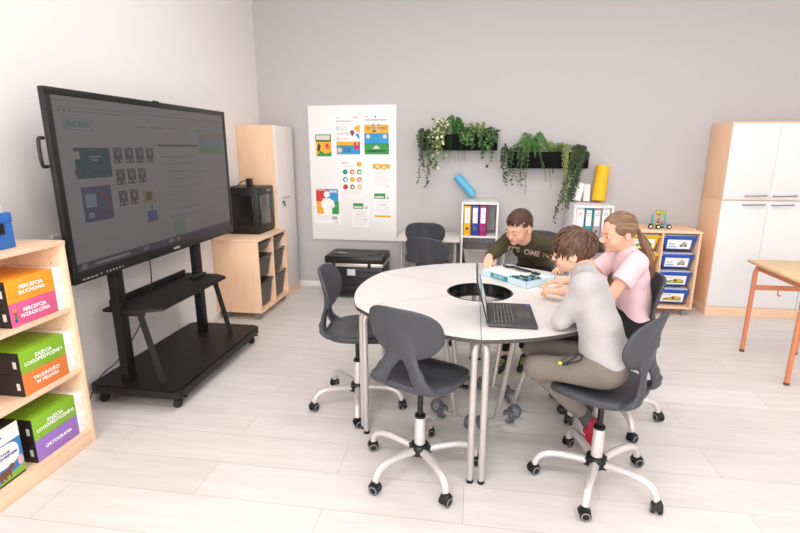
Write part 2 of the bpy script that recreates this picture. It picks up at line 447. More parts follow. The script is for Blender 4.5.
def shoe(name, parent, org, heel, toe, up, mats, h=.055, w=.040, ank=None):
    heel, toe = V(*heel), V(*toe); d = nrm(toe - heel); u = nrm(V(*up) - d * (V(*up) @ d)); L_ = np.linalg.norm(toe - heel)
    f = Field(.004); P = lambda a, b: heel + d * a * L_ + u * b
    f.cone(P(.14, .030), P(.80, .022), .034, .030, .02, flat=(np.cross(u, d), 1.12)); f.cone(P(.10, .045), P(.42, .045), .032, .030, .02)
    f.cone(P(.10, .05), P(.12, .075), .034, .034, .015, cutb=True)
    vs, F = f.mesh(smooth=2)
    hgt = (vs[F].mean(1) - heel) @ u; mi = (hgt < .014).astype(int)
    keep = vs.copy(); below = (vs - heel) @ u; keep -= np.minimum(below, 0)[:, None] * u[None]
    o = np_obj(name, keep, F, mats[:2], parent, org, mi)
    lace = MB(); sd = np.cross(u, d)
    for k in range(4):
        a = .38 + k * .09; hh = .078 - k * .006
        lace.tube([tuple(P(a, hh - .006) - sd * .018 - org), tuple(P(a + .02, hh) - org), tuple(P(a, hh - .006) + sd * .018 - org)], .0028, 6)
    lace.build('laces', mats[2], o)
    return o
def project_text(body, size, M, target, parent, m, dist=.25, bold=.02):
    """print lettering onto a garment along the frame's -normal"""
    mb = MB(); mb.text(body, size, Matrix.Identity(4), bold=bold, depth=.0001)
    bm = bmesh.new(); vv = [bm.verts.new(p) for p in mb.v]
    for f in mb.f:
        try: bm.faces.new([vv[i] for i in f])
        except ValueError: pass
    bmesh.ops.remove_doubles(bm, verts=bm.verts[:], dist=1e-6)
    bmesh.ops.triangulate(bm, faces=bm.faces[:])
    for _ in range(2): bmesh.ops.subdivide_edges(bm, edges=[e for e in bm.edges if e.calc_length() > .012], cuts=1)
    me = target.data; tree = BVHTree.FromPolygons([v.co.copy() for v in me.vertices], [tuple(p.vertices) for p in me.polygons])
    n = M.to_3x3() @ Vector((0, 0, 1)); off = {}
    for v in bm.verts:
        p = M @ Vector((v.co.x, v.co.y, 0)); hit = tree.ray_cast(p + n * dist, -n)
        v.co = (hit[0] + n * (.0015 if v.co.z < .00006 else .003)) if hit[0] else p
    out = MB(); bm.verts.index_update(); out.add([tuple(v.co) for v in bm.verts], [tuple(v.index for v in f.verts) for f in bm.faces])
    bm.free()
    return out.build('print', m, parent, smooth=False)
# ------------------------------------------------------------------ room
LX, RX, BY, FY, CZ = -2.41, 5.2, 5.42, -3.2, 3.3
def structure(name, mb, m, **k):
    o = mb.build(name, m, **k); o['kind'] = 'structure'; return o
structure('floor', MB().span((LX - .1, FY - .1, -.1), (RX + .1, BY + .1, 0)), floor_material())
structure('ceiling', MB().span((LX - .1, FY - .1, CZ), (RX + .1, BY + .1, CZ + .1)), WALLW)
structure('wall_left', MB().span((LX - .1, FY, 0), (LX, BY, CZ)), WALLW)
structure('wall_back', MB().span((LX - .1, BY, 0), (RX + .1, BY + .1, CZ)), WALLG)
def holed_wall(axis, pos, t, a0, a1, holes, z0, z1):
    mb = MB()
    def bx(u0, u1, w0, w1):
        if axis == 'x': mb.span((pos, u0, w0), (pos + t, u1, w1))
        else: mb.span((u0, pos, w0), (u1, pos + t, w1))
    bx(a0, a1, 0, z0); bx(a0, a1, z1, CZ)
    e = a0
    for h0, h1 in holes: bx(e, h0, z0, z1); e = h1
    bx(e, a1, z0, z1)
    return mb
WIN_R = [(-2.4, -.2), (.3, 2.5), (2.9, 4.6)]
WIN_F = [(-1.9, .3), (.9, 3.1)]
structure('wall_right', holed_wall('x', RX, .1, FY, BY, WIN_R, .9, 2.9), WALLW)
structure('wall_front', holed_wall('y', FY - .1, .1, LX, RX, WIN_F, .9, 2.9), WALLW)
wi = 0
for axis, pos, holes in (('x', RX, WIN_R), ('y', FY - .1, WIN_F)):
    for h0, h1 in holes:
        wi += 1; mb = MB(); m_ = (h0 + h1) / 2
        for (u0, u1, w0, w1) in ((h0, h0 + .06, .9, 2.9), (h1 - .06, h1, .9, 2.9), (h0, h1, .9, .96), (h0, h1, 2.84, 2.9), (m_ - .04, m_ + .04, .9, 2.9)):
            if axis == 'x': mb.span((pos + .02, u0, w0), (pos + .08, u1, w1))
            else: mb.span((u0, pos + .02, w0), (u1, pos + .08, w1))
        structure('window_%d' % wi, mb, WHITE)
structure('baseboard_back', MB().span((LX, BY - .014, 0), (RX, BY, .07), .003), WHITE)
structure('baseboard_left', MB().span((LX, FY, 0), (LX + .014, BY, .07), .003), WHITE)

# ------------------------------------------------------------------ tall cupboard in the left corner
t = thing('tall_cupboard', 'tall narrow beech cupboard with white door in the room corner', 'cupboard', (-2.205, 5.075, 0))
x0, x1, y0, y1, H = -.200, .190, -.245, .245, 1.835
c = MB(); c.span((x0, y0, .09), (x1, y0 + .018, H)); c.span((x0, y1 - .018, .09), (x1, y1, H)); c.span((x0, y0 + .018, H - .018), (x1, y1 - .018, H))
c.span((x0, y0 + .018, .09), (x0 + .01, y1 - .018, H - .018)); c.span((x0, y0 + .018, .09), (x1, y1 - .018, .108))
c.build('carcass', BEECH, t)
MB().span((x0, y0, 0), (x1 + .005, y1, .09)).build('plinth', BEECH_T, t)
d = MB().span((x1, y0 + .002, .092), (x1 + .018, y1 - .002, H - .002), .0015).build('door', mat('white_door_laminate', 'EAE2DE', .45), t)
h = MB(); h.tube(bez([(x1 + .018, -.135, 1.10), (x1 + .042, -.125, 1.10), (x1 + .046, -.06, 1.10), (x1 + .042, .005, 1.10), (x1 + .018, .015, 1.10)], 4), .005, 8)
h.build('handle', HANDLE, d)
k = MB(); k.cyl((x1 + .018, -.125, 1.055), (x1 + .026, -.125, 1.055), .012); k.box((x1 + .034, -.118, 1.045), (.006, .02, .03), .004); k.cyl((x1 + .03, -.112, 1.02), (x1 + .036, -.112, 1.02), .014)
k.build('lock', BLACK, d)

# ------------------------------------------------------------------ low tray cabinets on castors
def castor(name, parent, loc, wheel_mat, r=.028):
    m = MB(); m.cyl((0, 0, 2 * r - .002), (0, 0, 2 * r + .018), .010); m.box((0, 0, 2 * r - .006), (.034, .036, .022), .008); m.box((.0, 0, r + .012), (.03, .010, .03), .004)
    o = m.build(name, BLACK, parent, loc)
    for s in (-1, 1):
        w = MB(); w.cyl((0, s * .006, r), (0, s * .019, r), r, n=18); w.build('wheel', wheel_mat, o)
    return o
t = thing('tray_cabinet', 'beech open cabinet on castors holding grey trays, under the black machine', 'cabinet', (-2.18, 4.525, 0))
x0, x1, y0, y1 = -.225, .225, -.355, .355
c = MB()
for a, b in (((x0, y0, .072), (x1, y0 + .018, .762)), ((x0, y1 - .018, .072), (x1, y1, .762)), ((x0, -.009, .09), (x1, .009, .762)),
             ((x0, y0 + .018, .072), (x1, y1 - .018, .09)), ((x0, y0 + .018, .09), (x0 + .01, y1 - .018, .762))): c.span(a, b, .0015)
c.build('carcass', BEECH, t)
MB().span((x0 - .003, y0 - .004, .762), (x1 + .006, y1 + .004, .784), .003).build('top', BEECH_T, t)
for (cx_, cy_) in ((x1 - .06, y0 + .05), (x1 - .06, y1 - .05), (x0 + .06, y0 + .05), (x0 + .06, y1 - .05)): castor('castor', t, (cx_, cy_, 0), GREYW)
def tray(name, label, group, m, w, d, hgt, loc, rz, lip=.012, flange=.018):
    """open tray whose front looks along local -y"""
    o = MB(); n = len
    ins = .03
    def ring(k, z, g=0): # taper
        return [(-w / 2 + k - g, -d / 2 + k - g, z), (w / 2 - k + g, -d / 2 + k - g, z), (w / 2 - k + g, d / 2 - k + g, z), (-w / 2 + k - g, d / 2 - k + g, z)]
    rings = [ring(ins, 0), ring(.004, hgt - lip), ring(0, hgt - lip, .006), ring(0, hgt, .006), ring(.004, hgt), ring(ins + .003, .004)]
    vs = [p for r in rings for p in r]
    fs = [(3, 2, 1, 0)] + [(i * 4 + j, i * 4 + (j + 1) % 4, (i + 1) * 4 + (j + 1) % 4, (i + 1) * 4 + j) for i in range(5) for j in range(4)] + [(20, 21, 22, 23)]
    o.add(vs, fs)
    q = o.build(name, m, None, loc, (0, 0, rz), angle=30)
    g = MB(); g.tube(bez([(-w * .24, -d / 2 - .004, hgt - .006), (-w * .2, -d / 2 - .026, hgt - .01), (0, -d / 2 - .032, hgt - .012), (w * .2, -d / 2 - .026, hgt - .01), (w * .24, -d / 2 - .004, hgt - .006)], 4), [(.004, .010)] * 17, 8, up=(0, 0, 1))
    g.build('grip', m, q)
    return tag(q, label, 'tray', group)
tn = ['topmost shallow', 'middle deep', 'lowest deep']
for ci, yc in enumerate((-.173, .173)):
    for ri, (z, hh) in enumerate(((.655, .085), (.40, .20), (.115, .24))):
        tray('storage_tray', '%s grey tray in the cabinet column %s' % (tn[ri], ['nearer the big screen', 'next to the tall cupboard'][ci]),
             'grey trays under the black machine', TRAYG, .305, .38, hh, (-2.18 + .02, 4.525 + yc, z), PI / 2)

# ------------------------------------------------------------------ black 3d printer
t = thing('desktop_printer', 'black enclosed desktop 3D printer standing on the low beech cabinet', '3D printer', (-2.228, 4.65, .784))
# faces +x ; footprint .27 deep, .36 wide
w2, d2, H = .20, .178, .455
c = MB(); c.box((0, 0, H / 2 + .006), (2 * d2, 2 * w2, H - .012), .012); c.build('case', BLACK, t)
c = MB(); c.box((0, 0, .004), (2 * d2 - .03, 2 * w2 - .03, .008)); c.build('base', RUBBER, t)
gl = mat('smoked_glass', '4A4644', .12, spec=.6)
MB().box((d2 + .003, -.045, .235), (.006, .22, .29), .01).build('front_window', gl, t)
MB().box((0, -w2 - .003, .23), (.25, .006, .30), .01).build('side_panel', mat('dark_side_glass', '141415', .15), t)
MB().box((d2 + .003, .13, .29), (.004, .10, .18), .003).build('touch_screen', mat('teal_dim_screen', '1F4A4E', .25, emit=.15), t)
MB().box((d2 + .002, .06, .415), (.003, .09, .012)).build('badge', mat('pale_badge', 'A9A9A9', .5), t)
c = MB(); c.box((.04, -.06, H + .035), (.05, .06, .09), .006); c.build('filament_holder', BLACK, t)
c = MB(); c.tube(bez([(.03, -.07, H + .06), (-.02, -.10, H + .05), (-.06, -.12, H + .01), (-.11, -.14, H + .004)], 6), .005, 8); c.build('filament_tube', BLACK, t)

# ------------------------------------------------------------------ interactive display and its trolley
# display: front plane x = -2.10, y 2.21..4.03, z .885..1.903
t = thing('interactive_display', 'very large black-framed touch display showing a dim web page', 'screen', (-2.1, 3.128, 1.394))
W2, H2 = .897, .509
c = MB(); c.span((-.035, -W2, -H2), (-.006, W2, H2), .008)
c.span((-.11, -W2 + .2, -H2 + .15), (-.034, W2 - .2, H2 - .15), .01)
c.build('housing', BLACK, t)
b = MB()
for (u0, v0, u1, v1) in ((-W2, H2 - .036, W2, H2), (-W2, -H2, W2, -H2 + .062), (-W2, -H2 + .062, -W2 + .038, H2 - .036), (W2 - .038, -H2 + .062, W2, H2 - .036)):
    b.span((-.008, u0, v0), (0, u1, v1), .002)
b.build('bezel', mat('satin_black_bezel', '0D0D0E', .4), t)
MB().span((-.02, -.03, H2), (-.005, .03, H2 + .008), .003).build('sensor', BLACK, t)
h = MB(); h.tube(bez([(-.04, -W2, .26), (-.04, -W2 - .03, .255), (-.04, -W2 - .036, .19), (-.04, -W2 - .03, .125), (-.04, -W2, .12)], 5), .009, 8); h.build('side_handle', BLACK, t)
h = MB(); h.tube(bez([(-.04, W2, .26), (-.04, W2 + .03, .255), (-.04, W2 + .036, .19), (-.04, W2 + .03, .125), (-.04, W2, .12)], 5), .009, 8); h.build('side_handle', BLACK, t)
MT = frame((0, 0, 0), (0, 1, 0), (0, 0, 1))
k = MB()
for i in range(7): k.disc(-W2 + .20 + i * .026 + (.02 if i > 0 else 0), -H2 + .020, .006, MT)
for i in range(4): k.rect(-W2 + .06 + i * .03, -H2 + .014, -W2 + .08 + i * .03, -H2 + .022, MT)
k.build('button_row', mat('pale_grey_print', '8F8F8F', .5), t)
MB().text('BeCREO', .02, frame((.0005, .04, -H2 + .025), (0, 1, 0), (0, 0, 1))).build('maker_mark', mat('white_print', 'E8E8E8', .5), t)
SG = lambda n, h, e=.30: mat('display_' + n, h, .35, spec=.35, emit=e)
sc = MB(); sc.span((-.007, -W2 + .037, -H2 + .061), (-.003, W2 - .037, H2 - .035))
scr = sc.build('screen', SG('grey', '5B5A5C', .03), t)  # base grey has the haze reflected on the glass put into its colour
# web page on the screen ; page coordinates in metres on the glass
P = MB(); MS = frame((-.0028, 0, 0), (0, 1, 0), (0, 0, 1))
smats = [SG('line', '4D4C4F', .03), SG('teal', '2C393D', .03), SG('navy', '363848', .03), SG('dark', '39393C', .03), SG('yellow', '5C533A', .03),
         SG('blue', '343D5A', .03), SG('green', '4C584E', .03), SG('bar', '36353B', .03), SG('pale', '605C5C', .03), SG('orange', '5C544E', .03), SG('sky', '4E585E', .03), SG('red', '4A3236', .03), SG('logo', '3D5254', .03)]
def R(x0, y0, x1, y1, mi, t=.0006): P.rect(x0, y0, x1, y1, MS, mi, t)
X0, X1, Y0, Y1 = -W2 + .039, W2 - .039, -H2 + .062, H2 - .036
R(X0, Y1 - .055, X1, Y1 - .051, 0); R(X0, Y1 - .025, X0 + .3, Y1 - .02, 0); R(X0 + .10, Y1 - .075, X0 + .55, Y1 - .07, 0)
for i in range(3): P.disc(X0 + .04 + i * .035, Y1 - .072, .008, MS, 0)
# logo box
lx, ly = -.80, .334
for (a, b_, c_, d_) in ((lx, ly - .03, lx + .20, ly - .027), (lx, ly + .027, lx + .20, ly + .03), (lx, ly - .03, lx + .003, ly + .03), (lx + .197, ly - .03, lx + .20, ly + .03)): R(a, b_, c_, d_, 12)
P.text('BeCREO', .042, MS @ Matrix.Translation((lx + .10, ly, 0)), 12, bold=.02, space=1.1)
for i, w_ in enumerate((.09, .12, .08, .07, .1)): R(-.232 + i * .16, .337, -.232 + i * .16 + w_, .346, 0)
# circuit boards
bx, by = -.762, .048
R(bx, by, bx + .262, by + .165, 1); R(bx - .018, by + .105, bx + .035, by + .145, 8, .001); R(bx - .012, by + .02, bx + .035, by + .05, 3, .001)
R(bx + .115, by + .045, bx + .23, by + .068, 3, .001); R(bx + .06, by + .147, bx + .25, by + .157, 3, .001); R(bx + .10, by + .006, bx + .245, by + .016, 3, .001)
R(bx + .10, by + .112, bx + .19, by + .120, 8, .001); R(bx + .115, by + .095, bx + .17, by + .102, 8, .001)
bx, by = -.752, -.19
R(bx, by, bx + .222, by + .193, 2); R(bx + .02, by + .08, bx + .10, by + .155, 10, .001); R(bx + .12, by + .13, bx + .175, by + .165, 11, .001); R(bx + .188, by + .05, bx + .208, by + .13, 11, .001)
R(bx + .03, by + .02, bx + .07, by + .05, 10, .001); R(bx + .11, by + .02, bx + .15, by + .055, 3, .001); R(bx + .155, by + .02, bx + .195, by + .055, 3, .001)
for row, (n_, yy) in enumerate(((4, .122), (3, -.003), (2, -.130))):
    for i in range(n_):
        ax = -.469 + i * .099; R(ax, yy, ax + .072, yy + .092, 3); P.disc(ax + .036, yy + .058, .016, MS, 0 if not (row == 2 and i == 1) else 4, t=.001); R(ax + .008, yy + .008, ax + .022, yy + .022, 8, .001); R(ax + .050, yy + .008, ax + .064, yy + .022, 8, .001)
        R(ax + .012, yy + .078, ax + .022, yy + .086, 8, .001); R(ax + .05, yy + .078, ax + .06, yy + .086, 8, .001)
R(-.25, -.137, -.136, -.058, 4); R(-.222, -.120, -.164, -.066, 3, .001)
R(-.237, -.267, -.122, -.247, 4); R(-.228, -.258, -.132, -.190, 5, .001); R(-.182, -.190, -.172, -.148, 3)
R(-.038, .222, .446, .236, 3)
for i in range(9): R(.005, .152 - i * .052, .40 - (.18 if i in (5, 6) else .03 * (i % 3)), .158 - i * .052, 0)
R(.463, .285, .834, .318, 9); R(.463, .225, .834, .285, 10); R(.463, .168, .834, .225, 6)
R(.36, .03, .55, .05, 6); R(.70, -.12, .80, -.10, 6)
R(.05, -.404, .18, -.302, 6); R(.18, -.404, .30, -.302, 8)
R(X0, Y0, X1, Y0 + .045, 7); R(X0, Y0, X0 + .10, Y0 + .045, 3, .001)
for a_, b_ in ((0, 0), (.018, 0), (0, .015), (.018, .015)): R(X0 + .035 + a_, Y0 + .01 + b_, X0 + .05 + a_, Y0 + .022 + b_, 8, .0014)
R(X0 + .13, Y0 + .015, X0 + .42, Y0 + .03, 8, .001)
for i in range(5): R(X0 + .55 + i * .09, Y0 + .01, X0 + .60 + i * .09, Y0 + .035, [10, 3, 5, 8, 4][i], .001)
P.build('web_page', smats, scr, smooth=False)

t = thing('display_trolley', 'black wheeled steel stand with shelf carrying the large display', 'display stand', (-2.06, 3.11, 0))
bx0, bx1, by0, by1 = -.335, .30, -.60, .60
poly = []
for (cx_, cy_, a0) in ((bx1 - .06, by1 - .06, 0), (bx0 + .06, by1 - .06, 90), (bx0 + .06, by0 + .06, 180), (bx1 - .06, by0 + .06, 270)):
    poly += [(cx_ + .06 * math.cos(math.radians(a0 + 15 * k)), cy_ + .06 * math.sin(math.radians(a0 + 15 * k))) for k in range(7)]
c = MB(); c.prism(poly, .085, .132); c.prism([(x * .96, y * .98) for x, y in poly], .130, .140); c.build('base', BLACKM, t)
for sy in (-1, 1):
    yp = -.055 + sy * .445
    MB().box((-.105, yp, .755), (.055, .075, 1.25), .006).build('post', BLACKM, t)
    q = MB(); q.tube([(.135, yp, .13), (.03, yp, .602)], [(.022, .03)] * 2, 4, up=(1, 0, 0)); q.build('brace', BLACKM, t)
    MB().span((-.08, yp - .022, .590), (.045, yp + .022, .612), .003).build('shelf_arm', BLACKM, t)
    MB().box((-.09, yp, 1.35), (.06, .06, .5), .004).build('bracket', BLACKM, t)
poly = [(-.20, -.53), (.03, -.53), (.16, -.46), (.16, .34), (.06, .40), (-.20, .40)]
s_ = MB(); s_.prism(poly, .612, .632); s_.box((-.19, -.06, .645), (.02, .82, .05), .004); s_.build('shelf', BLACKM, t)
for (cx_, cy_) in ((bx1 - .06, by0 + .07), (bx1 - .06, by1 - .07), (bx0 + .06, by0 + .07), (bx0 + .06, by1 - .07)):
    m = MB(); m.cyl((0, 0, .06), (0, 0, .086), .012); m.box((0, 0, .056), (.04, .03, .02), .006); m.box((.038, .0, .062), (.04, .022, .008), .003)
    o = m.build('castor', BLACK, t, (cx_, cy_, 0), (0, 0, .5))
    for s in (-1, 1): MB().cyl((0, s * .008, .027), (0, s * .022, .027), .027, n=18).build('wheel', RUBBER, o)
t = thing('remote_control', 'slim black remote lying at the far end of the trolley shelf', 'remote', (-2.10, 3.40, .632))
c = MB(); c.box((0, 0, .010), (.05, .17, .02), .006); c.build('case', BLACK, t)
c = MB()
for i in range(3):
    for j in range(5): c.cyl((-.012 + i * .012, -.05 + j * .02, .02), (-.012 + i * .012, -.05 + j * .02, .0215), .004, n=8)
c.build('buttons', mat('grey_buttons', '4A4A4C', .5), t)
c = MB(); c.tube(bez([(-2.2, 3.0, .9), (-2.21, 2.98, .62), (-2.25, 2.86, .40), (-2.33, 2.74, .22), (-2.37, 2.6, .15), (-2.375, 2.45, .012), (-2.36, 2.3, .007)], 8), .004, 8)
tag(c.build('power_cable', BLACK), 'thin black cable hanging behind the shelf of the display stand', 'cable')

# ------------------------------------------------------------------ bookcase in the left foreground
t = thing('bookcase', 'blond wood open bookcase at the left wall holding boxed sets', 'bookcase', (-2.235, 1.55, 0))
x0, x1, y0, y1 = -.170, .175, -.65, .618
c = MB(); c.span((x0, y1 - .022, 0), (x1, y1, 1.125), .001); c.build('side_panel', BLOND, t)
c = MB(); c.span((x0, y0, 0), (x1, y0 + .022, 1.125), .001); c.build('side_panel', BLOND, t)
c = MB(); c.span((x0, y0 - .002, 1.125), (x1 + .002, y1 + .002, 1.147), .001); c.build('top', BLOND, t)
c = MB(); c.span((x0, y0 + .022, .06), (x0 + .008, y1 - .022, 1.125)); c.build('back_panel', BLOND, t)
for z in (.772, .425, .066):
    c = MB(); c.span((x0 + .008, y0 + .022, z), (x1 - .002, y1 - .022, z + .02), .001); c.build('shelf', BLOND, t)
c = MB(); c.span((x1 - .022, y0 + .022, 0), (x1 - .002, y1 - .022, .066), .001); c.build('plinth', BLOND, t)
for i in range(2):
    for x in (-.10, .10): MB().cyl((x, y1 - .0225, 1.06 - i * .03), (x, y1 - .0215, 1.06 - i * .03), .003, n=8).build('peg_hole', mat('dark_hole', '5A4636', .8), t)

WTXT = mat('white_lettering', 'FFFFFF', .5)
CARTON_W = mat('white_carton', 'F4F1EF', .45)
BLK_CARTON = mat('black_carton', '1A191A', .45)
def set_box(label, colr, dark, txt, z, h, text_scale=1., rows=1, extra=False, top_white=True):
    """boxed set lying flat, spine with title faces the room (+x). y 1.83..2.155"""
    y0, y1, d = 1.828, 2.155, .27
    t = thing('teaching_set_box', label, 'box', (-2.085, y0, z), 0, 'boxed teaching sets in the bookcase')
    L_ = y1 - y0
    c = MB(); c.span((-d, 0, 0), (-.002, L_ - .002, h), .002); c.build('tray', BLK_CARTON, t)
    c = MB(); c.span((-d - .002, .006, -.0), (0, L_ - .062, h + .001), .0015); c.build('sleeve', mat('sleeve_' + colr, colr, .38), t)
    c = MB(); c.span((-d - .002, L_ - .0625, -.0), (.0006, L_, h + .0012), .0015); c.build('white_end', CARTON_W, t)
    M = frame((.0008, (L_ - .055) / 2, h / 2), (0, 1, 0), (0, 0, 1))
    c = MB(); c.text(txt, .0250 * text_scale, M, bold=.022, line=1.04, space=1.05); c.build('title', WTXT, t)
    M2 = frame((.0012, L_ - .031, h / 2), (0, 1, 0), (0, 0, 1))
    c = MB()
    c.tube([(.018 * math.cos(a * PI / 8), .026 * math.sin(a * PI / 8), .0006) for a in range(16)], .0012, 5, closed=True, M=M2)
    c.build('outline_drawing', mat('pale_grey_drawing', 'D5D0CE', .6), t)
    c = MB(); c.span((-.034, -.0012, h * .30), (-.016, .0008, h * .62), .0005)
    c.build('end_label', [mat('grey_label', 'D0CECC', .5)], t)
    if extra:
        c = MB()
        for i, cc in enumerate((0, 1, 2, 3)):
            c.disc(-.105 if i < 9 else 0, -.028 + i * .017, .009, M, i, 6)
        c.build('coloured_mark', [mat('mark_blue', '2A5CA8', .5), mat('mark_green', '3F9A48', .5), mat('mark_red', 'D23A3A', .5), mat('mark_yellow', 'F0B42A', .5)], t)
    return t
set_box('orange boxed set PERCEPCJA SŁUCHOWA on the bookcase upper shelf', 'F0A22A', '', 'PERCEPCJA\nSŁUCHOWA', .904, .110)
set_box('pink boxed set PERCEPCJA WZROKOWA under the orange box', 'DC5F90', '', 'PERCEPCJA\nWZROKOWA', .793, .110, extra=True)
tb = set_box('green boxed set ZAJĘCIA LOGOPEDYCZNE I on the middle bookcase shelf', '86B92B', '', 'ZAJĘCIA\nLOGOPEDYCZNE I', .557, .110)
set_box('orange boxed set TRUDNOŚCI W PISANIU lying under a green box', 'E07F3C', '', 'TRUDNOŚCI\nW PISANIU', .446, .110)
set_box('green boxed set ZAJĘCIA LOGOPEDYCZNE II on the bookcase bottom shelf', '86B92C', '', 'ZAJĘCIA\nLOGOPEDYCZNE II', .202, .115)
set_box('purple boxed set ORTOGRAFIA lying lowest in the bookcase', '9A72C2', '', 'ORTOGRAFIA', .087, .114)
# leaning blue box with speech bubble
t = thing('picture_box', 'blue and white box with speech bubble and cartoon dog at bookcase bottom', 'box', (-2.088, 1.565, .0865), math.radians(2))
c = MB(); c.span((-.05, -.21, .0), (0, .21, .275), .003); c.build('carton', BLK_CARTON, t)
M = frame((.0005, 0, 0), (0, 1, 0), (0, 0, 1))
c = MB(); c.rect(-.208, .012, .207, .195, M, 0); c.rect(-.208, .195, .207, .272, M, 1)
bub = [(.105 + .085 * math.copysign(abs(math.cos(a)) ** .6, math.cos(a)), .135 + .055 * math.copysign(abs(math.sin(a)) ** .7, math.sin(a))) for a in [2 * PI * i / 28 for i in range(28)]]
c.prism(bub, .0008, .0014, 1, M); c.prism([(.06, .085), (.09, .085), (.045, .062)], .0008, .0014, 1, M)
c.text('CZYTANIE\nZE ZROZUMIENIEM', .017, M @ Matrix.Translation((.105, .14, .0014)), 2, bold=.02)
c.text('CZYTANIE', .03, M @ Matrix.Translation((-.1, .15, .0014)), 1, bold=.02)
c.rect(.045, .225, .06, .24, M, 0, .0016); c.rect(.065, .228, .12, .236, M, 0, .0016)
c.prism([(.02, .012), (.207, .012), (.207, .05), (.12, .04), (.06, .018)], .0008, .0016, 3, M)
c.ball((.10, .052, .001), (.035, .02, .0012), 12, 6, 4, M); c.ball((.14, .072, .001), (.018, .016, .0012), 12, 6, 4, M)
for q in (.08, .10, .125): c.rect(q, .022, q + .008, .045, M, 4, .0018)
c.ball((.19, .075, .001), (.015, .028, .0012), 12, 6, 5, M)
c.build('cover_print', [mat('cover_blue', '2F7FC4', .4), CARTON_W, mat('cover_ink', '2B4A8A', .5), mat('cover_grass', '8DB640', .5), mat('cover_brown', '7A4A34', .5), mat('cover_pinkish', 'D9B6B8', .5)], t)
# blue case on the bookcase top
t = thing('robot_case', 'bright blue case with white domed lid on the bookcase top', 'case', (-2.225, 1.83, 1.147))
c = MB(); c.box((0, 0, .06), (.17, .30, .12), .006); c.build('body', mat('case_blue', '2E6FC0', .4), t)
c = MB(); c.box((0, 0, .143), (.174, .306, .048), .006); c.build('rim', mat('case_blue', '2E6FC0', .4), t)
c = MB(); vs = []; 
prof = [(.085, .150, .167), (.083, .147, .20), (.078, .138, .235), (.06, .11, .255)]
vs = []
for a, b_, z in prof:
    for j in range(20):
        w = 2 * PI * j / 20
        vs.append((a * math.copysign(abs(math.cos(w)) ** .5, math.cos(w)), b_ * math.copysign(abs(math.sin(w)) ** .5, math.sin(w)), z))
fs = [(i * 20 + j, i * 20 + (j + 1) % 20, (i + 1) * 20 + (j + 1) % 20, (i + 1) * 20 + j) for i in range(3) for j in range(20)] + [tuple(range(60, 80)), tuple(reversed(range(20)))]
c.add(vs, fs); c.build('dome', mat('case_white', 'E8E9F0', .35), t)
c = MB(); c.box((.03, .07, .262), (.08, .13, .022), .008); c.build('handle', BLACK, t)
c = MB(); c.box((.088, .07, .095), (.012, .06, .05), .004); c.build('latch', BLACK, t)
# wall socket
c = MB(); c.box((0, 0, 0), (.012, .05, .022), .003)
o = c.build('wall_socket', WHITE, None, (LX + .006, 2.475, 1.105)); tag(o, 'small white socket strip on the wall beside the display frame', 'socket')
# ------------------------------------------------------------------ whiteboard with posters
MB_ = frame((0, 0, 0), (1, 0, 0), (0, 0, 1))
t = thing('whiteboard', 'tall white board on the grey wall covered with small posters', 'board', (-1.34, BY - .003, .585))
c = MB(); c.span((-.49, -.022, 0), (.49, -.002, 1.475), .003); c.build('panel', mat('board_white', 'FAF8F7', .4), t)
c = MB(); c.span((-.494, -.025, -.004), (.494, -.0, .0)); c.span((-.494, -.025, 1.475), (.494, 0, 1.479)); c.span((-.494, -.025, 0), (-.490, 0, 1.475)); c.span((.490, -.025, 0), (.494, 0, 1.475))
c.build('edge_strip', WHITE, t)
PAPER = mat('poster_paper', 'FCFBFA', .6)
INK = {k: mat('ink_' + k, h, .55) for k, h in dict(yellow='F2B233', blue='2F9ADA', green='2E9B45', red='D8352F', magenta='C2266B', grey='B9AFB2', pink='E2A6A6', orange='D9702E', teal='1E9C8C', dark='3A3A3A', white='FBFAF8', light='E5D8D6').items()}
IK = list(INK.values()); II = {k: i for i, k in enumerate(INK)}
def wbx(px, py):                                            # fractions of the board's width and height
    xl, xr = 307.2 + .045 * (py - 106), 395.3 + .006 * (py - 106)
    return -1.34 + ((px - xl) / (xr - xl) - .5) * .98
def wbz(py): return .585 + 1.475 - (py - 105.5) / 134.0 * 1.475
def poster(label, px0, py0, px1, py1, draw, group='posters on the white board'):
    x0, x1, z0, z1 = wbx(px0, (py0 + py1) / 2), wbx(px1, (py0 + py1) / 2), wbz(py1), wbz(py0)
    o = MB().span((-(x1 - x0) / 2, -.0012, 0), (-(x1 - x0) / -2, 0, z1 - z0)).build('poster', PAPER, None, ((x0 + x1) / 2, BY - .0255, z0))
    tag(o, label, 'poster', group)
    g = MB(); M = MB_ @ Matrix.Translation((0, 0, .0013))
    sx = .98 / 88.4; sz = 1.475 / 133.5; cx_ = (px0 + px1) / 2
    class D:
        def r(s, a, b, c_, d, k, t=.0005): g.rect((a - cx_) * sx, (py1 - d) * sz, (c_ - cx_) * sx, (py1 - b) * sz, M, II[k], t)
        def d(s, a, b, r, k, t=.0007, n=16): g.disc((a - cx_) * sx, (py1 - b) * sz, r * sx, M, II[k], n, t)
        def p(s, pts, k, t=.0008): g.prism([((a - cx_) * sx, (py1 - b) * sz) for a, b in pts], 0, t, II[k], M)
        def lines(s, a, b, c_, d, n, k='light'):
            for i in range(n):
                y = b + (d - b) * (i + .5) / n; s.r(a, y - .25, c_ - (i * 7 % 3) * (c_ - a) * .08, y + .25, k)
    draw(D()); g.build('print', IK, o, smooth=False)
